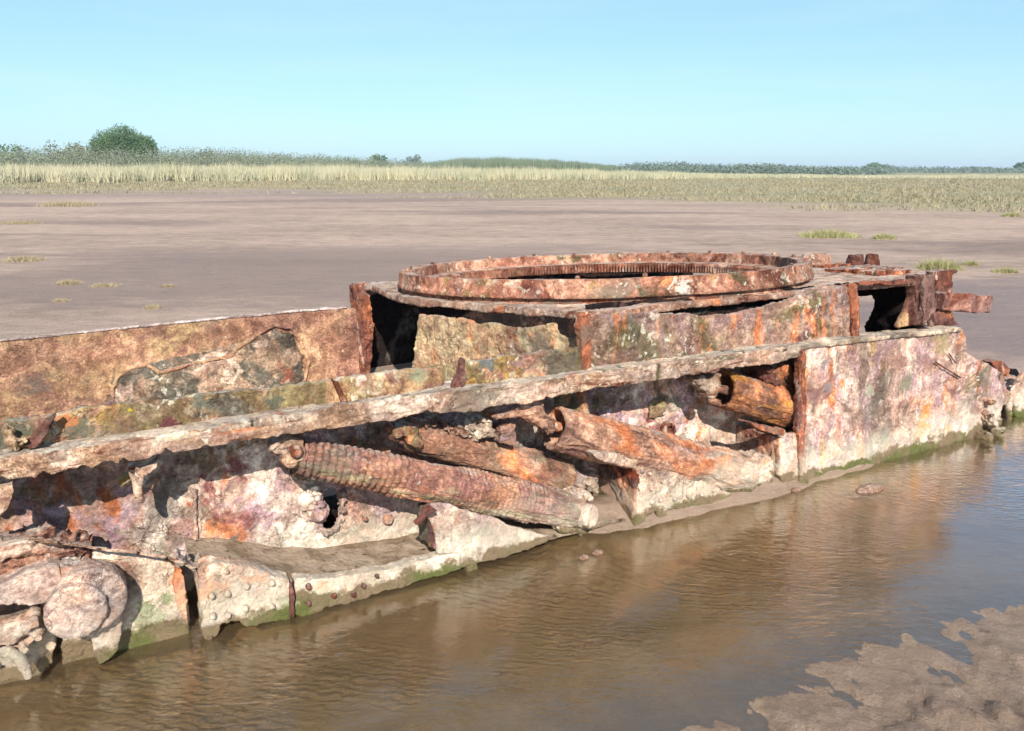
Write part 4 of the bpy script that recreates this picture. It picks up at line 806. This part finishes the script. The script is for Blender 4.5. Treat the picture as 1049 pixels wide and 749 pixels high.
# belt of tall pale grass
t, r, x, y = polar(190000, -60, 60, lambda t: np.interp(t, [-60, -34, -10, 0, 8, 20, 40, 60], [70, 70, 74, 76, 80, 95, 115, 120]) * (1 + .10 * fbm(np.stack([t * .5, t * 0, t * 0], 1), 4)), lambda t: np.interp(t, [-60, -10, 0, 8, 20, 60], [94, 96, 100, 106, 125, 150]))
hgt = np.interp(t, [-60, -34, -15, 0, 8, 16, 26, 60], [1.75, 1.8, 1.75, 1.5, 1.2, .6, .4, .4]) * (.55 + .45 * rng.uniform(size=len(x))) * (.80 + .8 * fbm(np.stack([x * .3, y * .3, 0 * x], 1), 4))
o = tris('tall_grass', blades(x, y, zg(x, y) - .02, hgt, .03 + r * .0006, .18), np.clip(rng.uniform(size=len(x)) * .7 + fbm(np.stack([x * .15, y * .15, 0 * x + 9], 1), 2), 0, 1), G_tall)
tag(o, 'belt of tall pale straw green grass along the far edge of the flat', 'tall grass', kind='stuff')
# grey green scrub thicket behind the grass at the left and reed bed in the middle
def leaves(cx_, cy_, cz_, n, size):
    c = np.stack([cx_, cy_, cz_], 1); a = rng.normal(size=(n, 3)); a /= np.linalg.norm(a, axis=1)[:, None]; b_ = np.cross(a, rng.normal(size=(n, 3))); b_ /= np.linalg.norm(b_, axis=1)[:, None]
    s = (size * rng.uniform(.6, 1.3, n))[:, None]; return np.stack([c - a * s * .6, c + a * s * .6, c + b_ * s], 1)
def clumps(name, nc, per, t0, t1, r0f, r1f, ys, rad, size, mat, label, cat, hs=1.0):
    t, r, x, y = polar(nc, t0, t1, r0f, r1f); topy = np.interp(t, ys[0], ys[1]); z0 = zg(x, y)
    top = np.maximum(.7, (EYE + (HY - topy) / 780 * r * np.cos(np.radians(np.clip(t, -36, 36)))) - z0) * rng.uniform(.55, .98, nc) * hs; top[rng.uniform(size=nc) < .03] *= 1.08
    R_ = rad * rng.uniform(.6, 1.4, nc); d = rng.normal(size=(nc, per, 3)); d /= np.linalg.norm(d, axis=2)[..., None]; d *= rng.uniform(.55, 1.05, (nc, per, 1))
    P = np.stack([x[:, None] + d[..., 0] * R_[:, None], y[:, None] + d[..., 1] * R_[:, None], z0[:, None] + np.abs(d[..., 2]) * top[:, None]], -1).reshape(-1, 3)
    tn = np.clip(np.repeat(rng.uniform(0, 1, nc), per) * .7 + .3 * rng.uniform(size=nc * per), 0, 1)
    o = tris(name, leaves(P[:, 0], P[:, 1], P[:, 2], len(P), size * rng.uniform(.8, 1.2)), tn, mat); tag(o, label, cat, kind='stuff')
clumps('scrub_thicket', 1500, 330, -60, .5, lambda t: np.interp(t, [-60, -34, -20, -10, 1], [92, 92, 94, 98, 104]), lambda t: np.interp(t, [-60, -34, -10, 1], [112, 112, 122, 130]),
    ([-60, -33.5, -31, -28.5, -26, -20, -13, -8, -5, 1], [150, 151, 149, 146, 149, 151, 158, 164, 166, 168]), 2.0, .13, G_scrub, 'grey green scrub thicket reading as one mass behind the tall grass at the left', 'scrub')
def reeds(name, t0, t1, r0, r1, ys, n, mat, label, cat):
    t, r, x, y = polar(n, t0, t1, lambda t: np.full_like(t, r0), lambda t: np.full_like(t, r1))
    topy = np.interp(t, ys[0], ys[1]); top = EYE + (173 - topy) / 780 * r; z0 = zg(x, y)
    h = np.maximum(.3, (top - z0)) * (.60 + .45 * rng.uniform(size=n)) * (1 + .30 * fbm(np.stack([x * .4, y * .2, 0 * x], 1), 3))
    tag(tris(name, blades(x, y, z0 - .02, h, .05 + r * .0011, .08), rng.uniform(size=n), mat), label, cat, kind='stuff')
reeds('reed_bed', -6.5, 7.5, 100, 130, ([-6.5, -4, -1, 3, 7.5], [168, 163, 161.5, 164, 169.5]), 30000, G_reed, 'dark green reed bed on the skyline in the middle', 'reeds')
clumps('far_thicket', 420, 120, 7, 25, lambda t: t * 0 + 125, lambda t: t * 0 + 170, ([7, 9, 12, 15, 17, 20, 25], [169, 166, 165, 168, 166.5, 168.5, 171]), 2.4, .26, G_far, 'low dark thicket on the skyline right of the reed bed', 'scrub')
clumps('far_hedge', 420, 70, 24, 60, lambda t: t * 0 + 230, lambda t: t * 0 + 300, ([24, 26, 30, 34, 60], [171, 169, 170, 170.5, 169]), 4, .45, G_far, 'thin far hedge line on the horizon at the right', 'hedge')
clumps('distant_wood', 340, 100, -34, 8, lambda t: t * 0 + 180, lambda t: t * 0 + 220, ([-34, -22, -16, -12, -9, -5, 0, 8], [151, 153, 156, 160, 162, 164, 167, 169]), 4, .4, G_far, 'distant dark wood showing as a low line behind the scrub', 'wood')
def bush(name, xc, ytop, wpx, r, mat, label, cat, n=2600, trunk=True, flat=1.0, leaf=None):
    th_ = math.atan((xc - CX) / F0 / (math.cos(PIT) + math.sin(PIT) * (CY - 165) / F0)); X, Y = r * math.sin(th_), r * math.cos(th_)
    zb = float(zg(np.array([X]), np.array([Y]))[0]); Ht = EYE + (173 - ytop) / 780 * r * math.cos(th_) * .97 - zb; Wd = wpx / 780 * r / 2
    e = empty(name, (X, Y, zb)); tag(e, label, cat)
    lobes = [(random.uniform(-.62, .62) * Wd, random.uniform(-.5, .5) * Wd, Ht * random.uniform(.35, .74), random.uniform(.3, .48)) for _ in range(15)]
    pts = []
    for (lx, ly, lz, lr) in lobes:
        k = n // 15; d = rng.normal(size=(k, 3)); d /= np.linalg.norm(d, axis=1)[:, None]; rad = lr * rng.uniform(.55, 1.08, k)[:, None]
        pts.append(np.array([lx, ly, lz]) + d * rad * np.array([Wd * .95, Wd * .9, Ht * .62]))
    p = np.vstack(pts); p[:, 2] = np.clip(p[:, 2], .05, Ht * 1.02 + 0 * p[:, 2]); p[:, 2] += rng.normal(size=len(p)) * .02 * Ht
    crown = tris('crown', leaves(p[:, 0], p[:, 1], p[:, 2], len(p), leaf or (.05 + r * .0013)), np.clip(.5 + .5 * rng.normal(size=len(p)), 0, 1), mat, e)
    if trunk:
        gs = [lathe_geo([(0, Wd * .06), (1, Wd * .03)], np.zeros(3), np.array([0, 0, Ht * .6]), n=8)]
        for k in range(4):
            a = k * 1.6 + .4; gs.append(lathe_geo([(0, Wd * .03), (1, Wd * .012)], np.array([0, 0, Ht * .2]), np.array([math.cos(a) * Wd * .5, math.sin(a) * Wd * .4, Ht * .6]), n=6))
        V = []; F = []
        for v_, f_ in gs: b0 = len(V); V += list(v_); F += [[i + b0 for i in f] for f in f_]
        mesh_obj('trunk', V, F, M_bark, e)
    return e
bush('round_tree', 127, 129.5, 58, 108, G_tree, 'large rounded dark green tree rising above the scrub at the left', 'tree', 40000, leaf=.14)
bush('bush', 5, 147, 36, 120, G_tree, 'dark tree clump on the skyline at the left edge', 'tree', 2500)
bush('bush', 68, 145, 30, 106, G_scrub, 'rounded grey green bush between the left clump and the large tree', 'bush', 3000)
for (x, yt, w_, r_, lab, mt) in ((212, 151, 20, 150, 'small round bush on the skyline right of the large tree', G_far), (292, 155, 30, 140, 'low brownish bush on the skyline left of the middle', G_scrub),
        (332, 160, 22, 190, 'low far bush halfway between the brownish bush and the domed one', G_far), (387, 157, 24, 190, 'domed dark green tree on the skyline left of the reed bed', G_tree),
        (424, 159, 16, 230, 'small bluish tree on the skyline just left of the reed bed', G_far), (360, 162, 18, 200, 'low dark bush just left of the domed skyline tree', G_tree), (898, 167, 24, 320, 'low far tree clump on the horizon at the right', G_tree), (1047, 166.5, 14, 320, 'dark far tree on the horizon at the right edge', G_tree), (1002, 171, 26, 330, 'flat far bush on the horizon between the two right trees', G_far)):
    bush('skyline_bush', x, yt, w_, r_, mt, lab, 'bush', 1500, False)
# grass tufts standing alone on the flat
tufts = [(850, 243, 62, 9, G_tuft, 'wide yellow green grass tuft on the mud behind the two deck stubs'), (905, 245, 24, 7, G_tuft, 'small yellow green tuft just right of the widest one'),
         (962, 276, 44, 13, G_tuft, 'green grass tuft on the mud above the rusty rear beam'), (994, 272, 14, 6, G_tuft, 'thin sprig right of the tuft above the beam'), (1030, 279, 26, 6, G_tuft, 'sparse low tuft near the right edge of the picture'),
         (1036, 222, 18, 5, G_tuft, 'small distant tuft near the right edge below the marsh grass'), (70, 211, 56, 6, G_dry, 'long yellowish tuft nearest the tall grass at the left'), (20, 229, 40, 4, G_dry, 'thin straw tuft at the left edge below the yellowish one'),
         (25, 267, 42, 6, G_dry, 'straw coloured tuft on a low hummock at the left edge'), (70, 291, 26, 6, G_dry, 'small dry tuft above the far hull wall at the left'), (108, 293, 30, 4, G_dry, 'sparse dry tuft right of the small dry tuft'),
         (172, 294, 16, 4, G_dry, 'lonely pale sprig on dark mud above the hull wall'), (157, 316, 20, 5, G_dry, 'dry sprig nearest the white edge of the hull wall'), (62, 309, 16, 4, G_dry, 'thin dry sprig near the left end of the hull wall')]
for (x, yb, wpx, hpx, mt, lab) in tufts:
    g0 = gpt(x, yb, .12); z0 = float(zg(np.array([g0[0]]), np.array([g0[1]]))[0]); g0 = gpt(x, yb, z0); D = g0[1]; w_ = wpx / 780 * D / 2; h_ = hpx / 780 * D * .95
    n = int(1000 * max(.9, wpx / 30)); px_ = rng.uniform(-1, 1, n) * rng.uniform(0, 1, n) ** .35; py_ = rng.normal(size=n) * .30
    hh = h_ * (.45 + .75 * rng.uniform(size=n)) * (1 - .45 * px_ ** 2); bx_ = px_ * w_; by_ = py_ * w_ * .8
    zz_ = height(g0[0] + bx_, g0[1] + by_) - z0
    o = tris('grass_tuft', blades(bx_, by_, zz_ - .005, hh * rng.uniform(.4, 1.1, n), .003 + D * .0008, .6), rng.uniform(size=n), mt); o.location = (g0[0], g0[1], z0)
    tag(o, lab, 'grass tuft', 'grass tufts scattered on the mud flat')

# ---------------------------------------------------------------- the air
V_, F_ = box_geo((0, 0, 4.25), E_U * 3800, E_V * 3800, E_W * 5.75)
m = bpy.data.materials.new('thin_haze'); m.use_nodes = True; N, L = links(m); N.remove(N['Principled BSDF'])
pv = N.new('ShaderNodeVolumePrincipled'); pv.inputs['Color'].default_value = (.80, .90, 1, 1); pv.inputs['Density'].default_value = .0006; pv.inputs['Anisotropy'].default_value = .1
L.new(pv.outputs[0], N['Material Output'].inputs['Volume'])
hz = mesh_obj('haze', V_, F_, m, None, False); tag(hz, 'thin pale sea haze over the whole flat', 'haze', kind='stuff')
print('HMAX', Hh.max(), Hh.min())
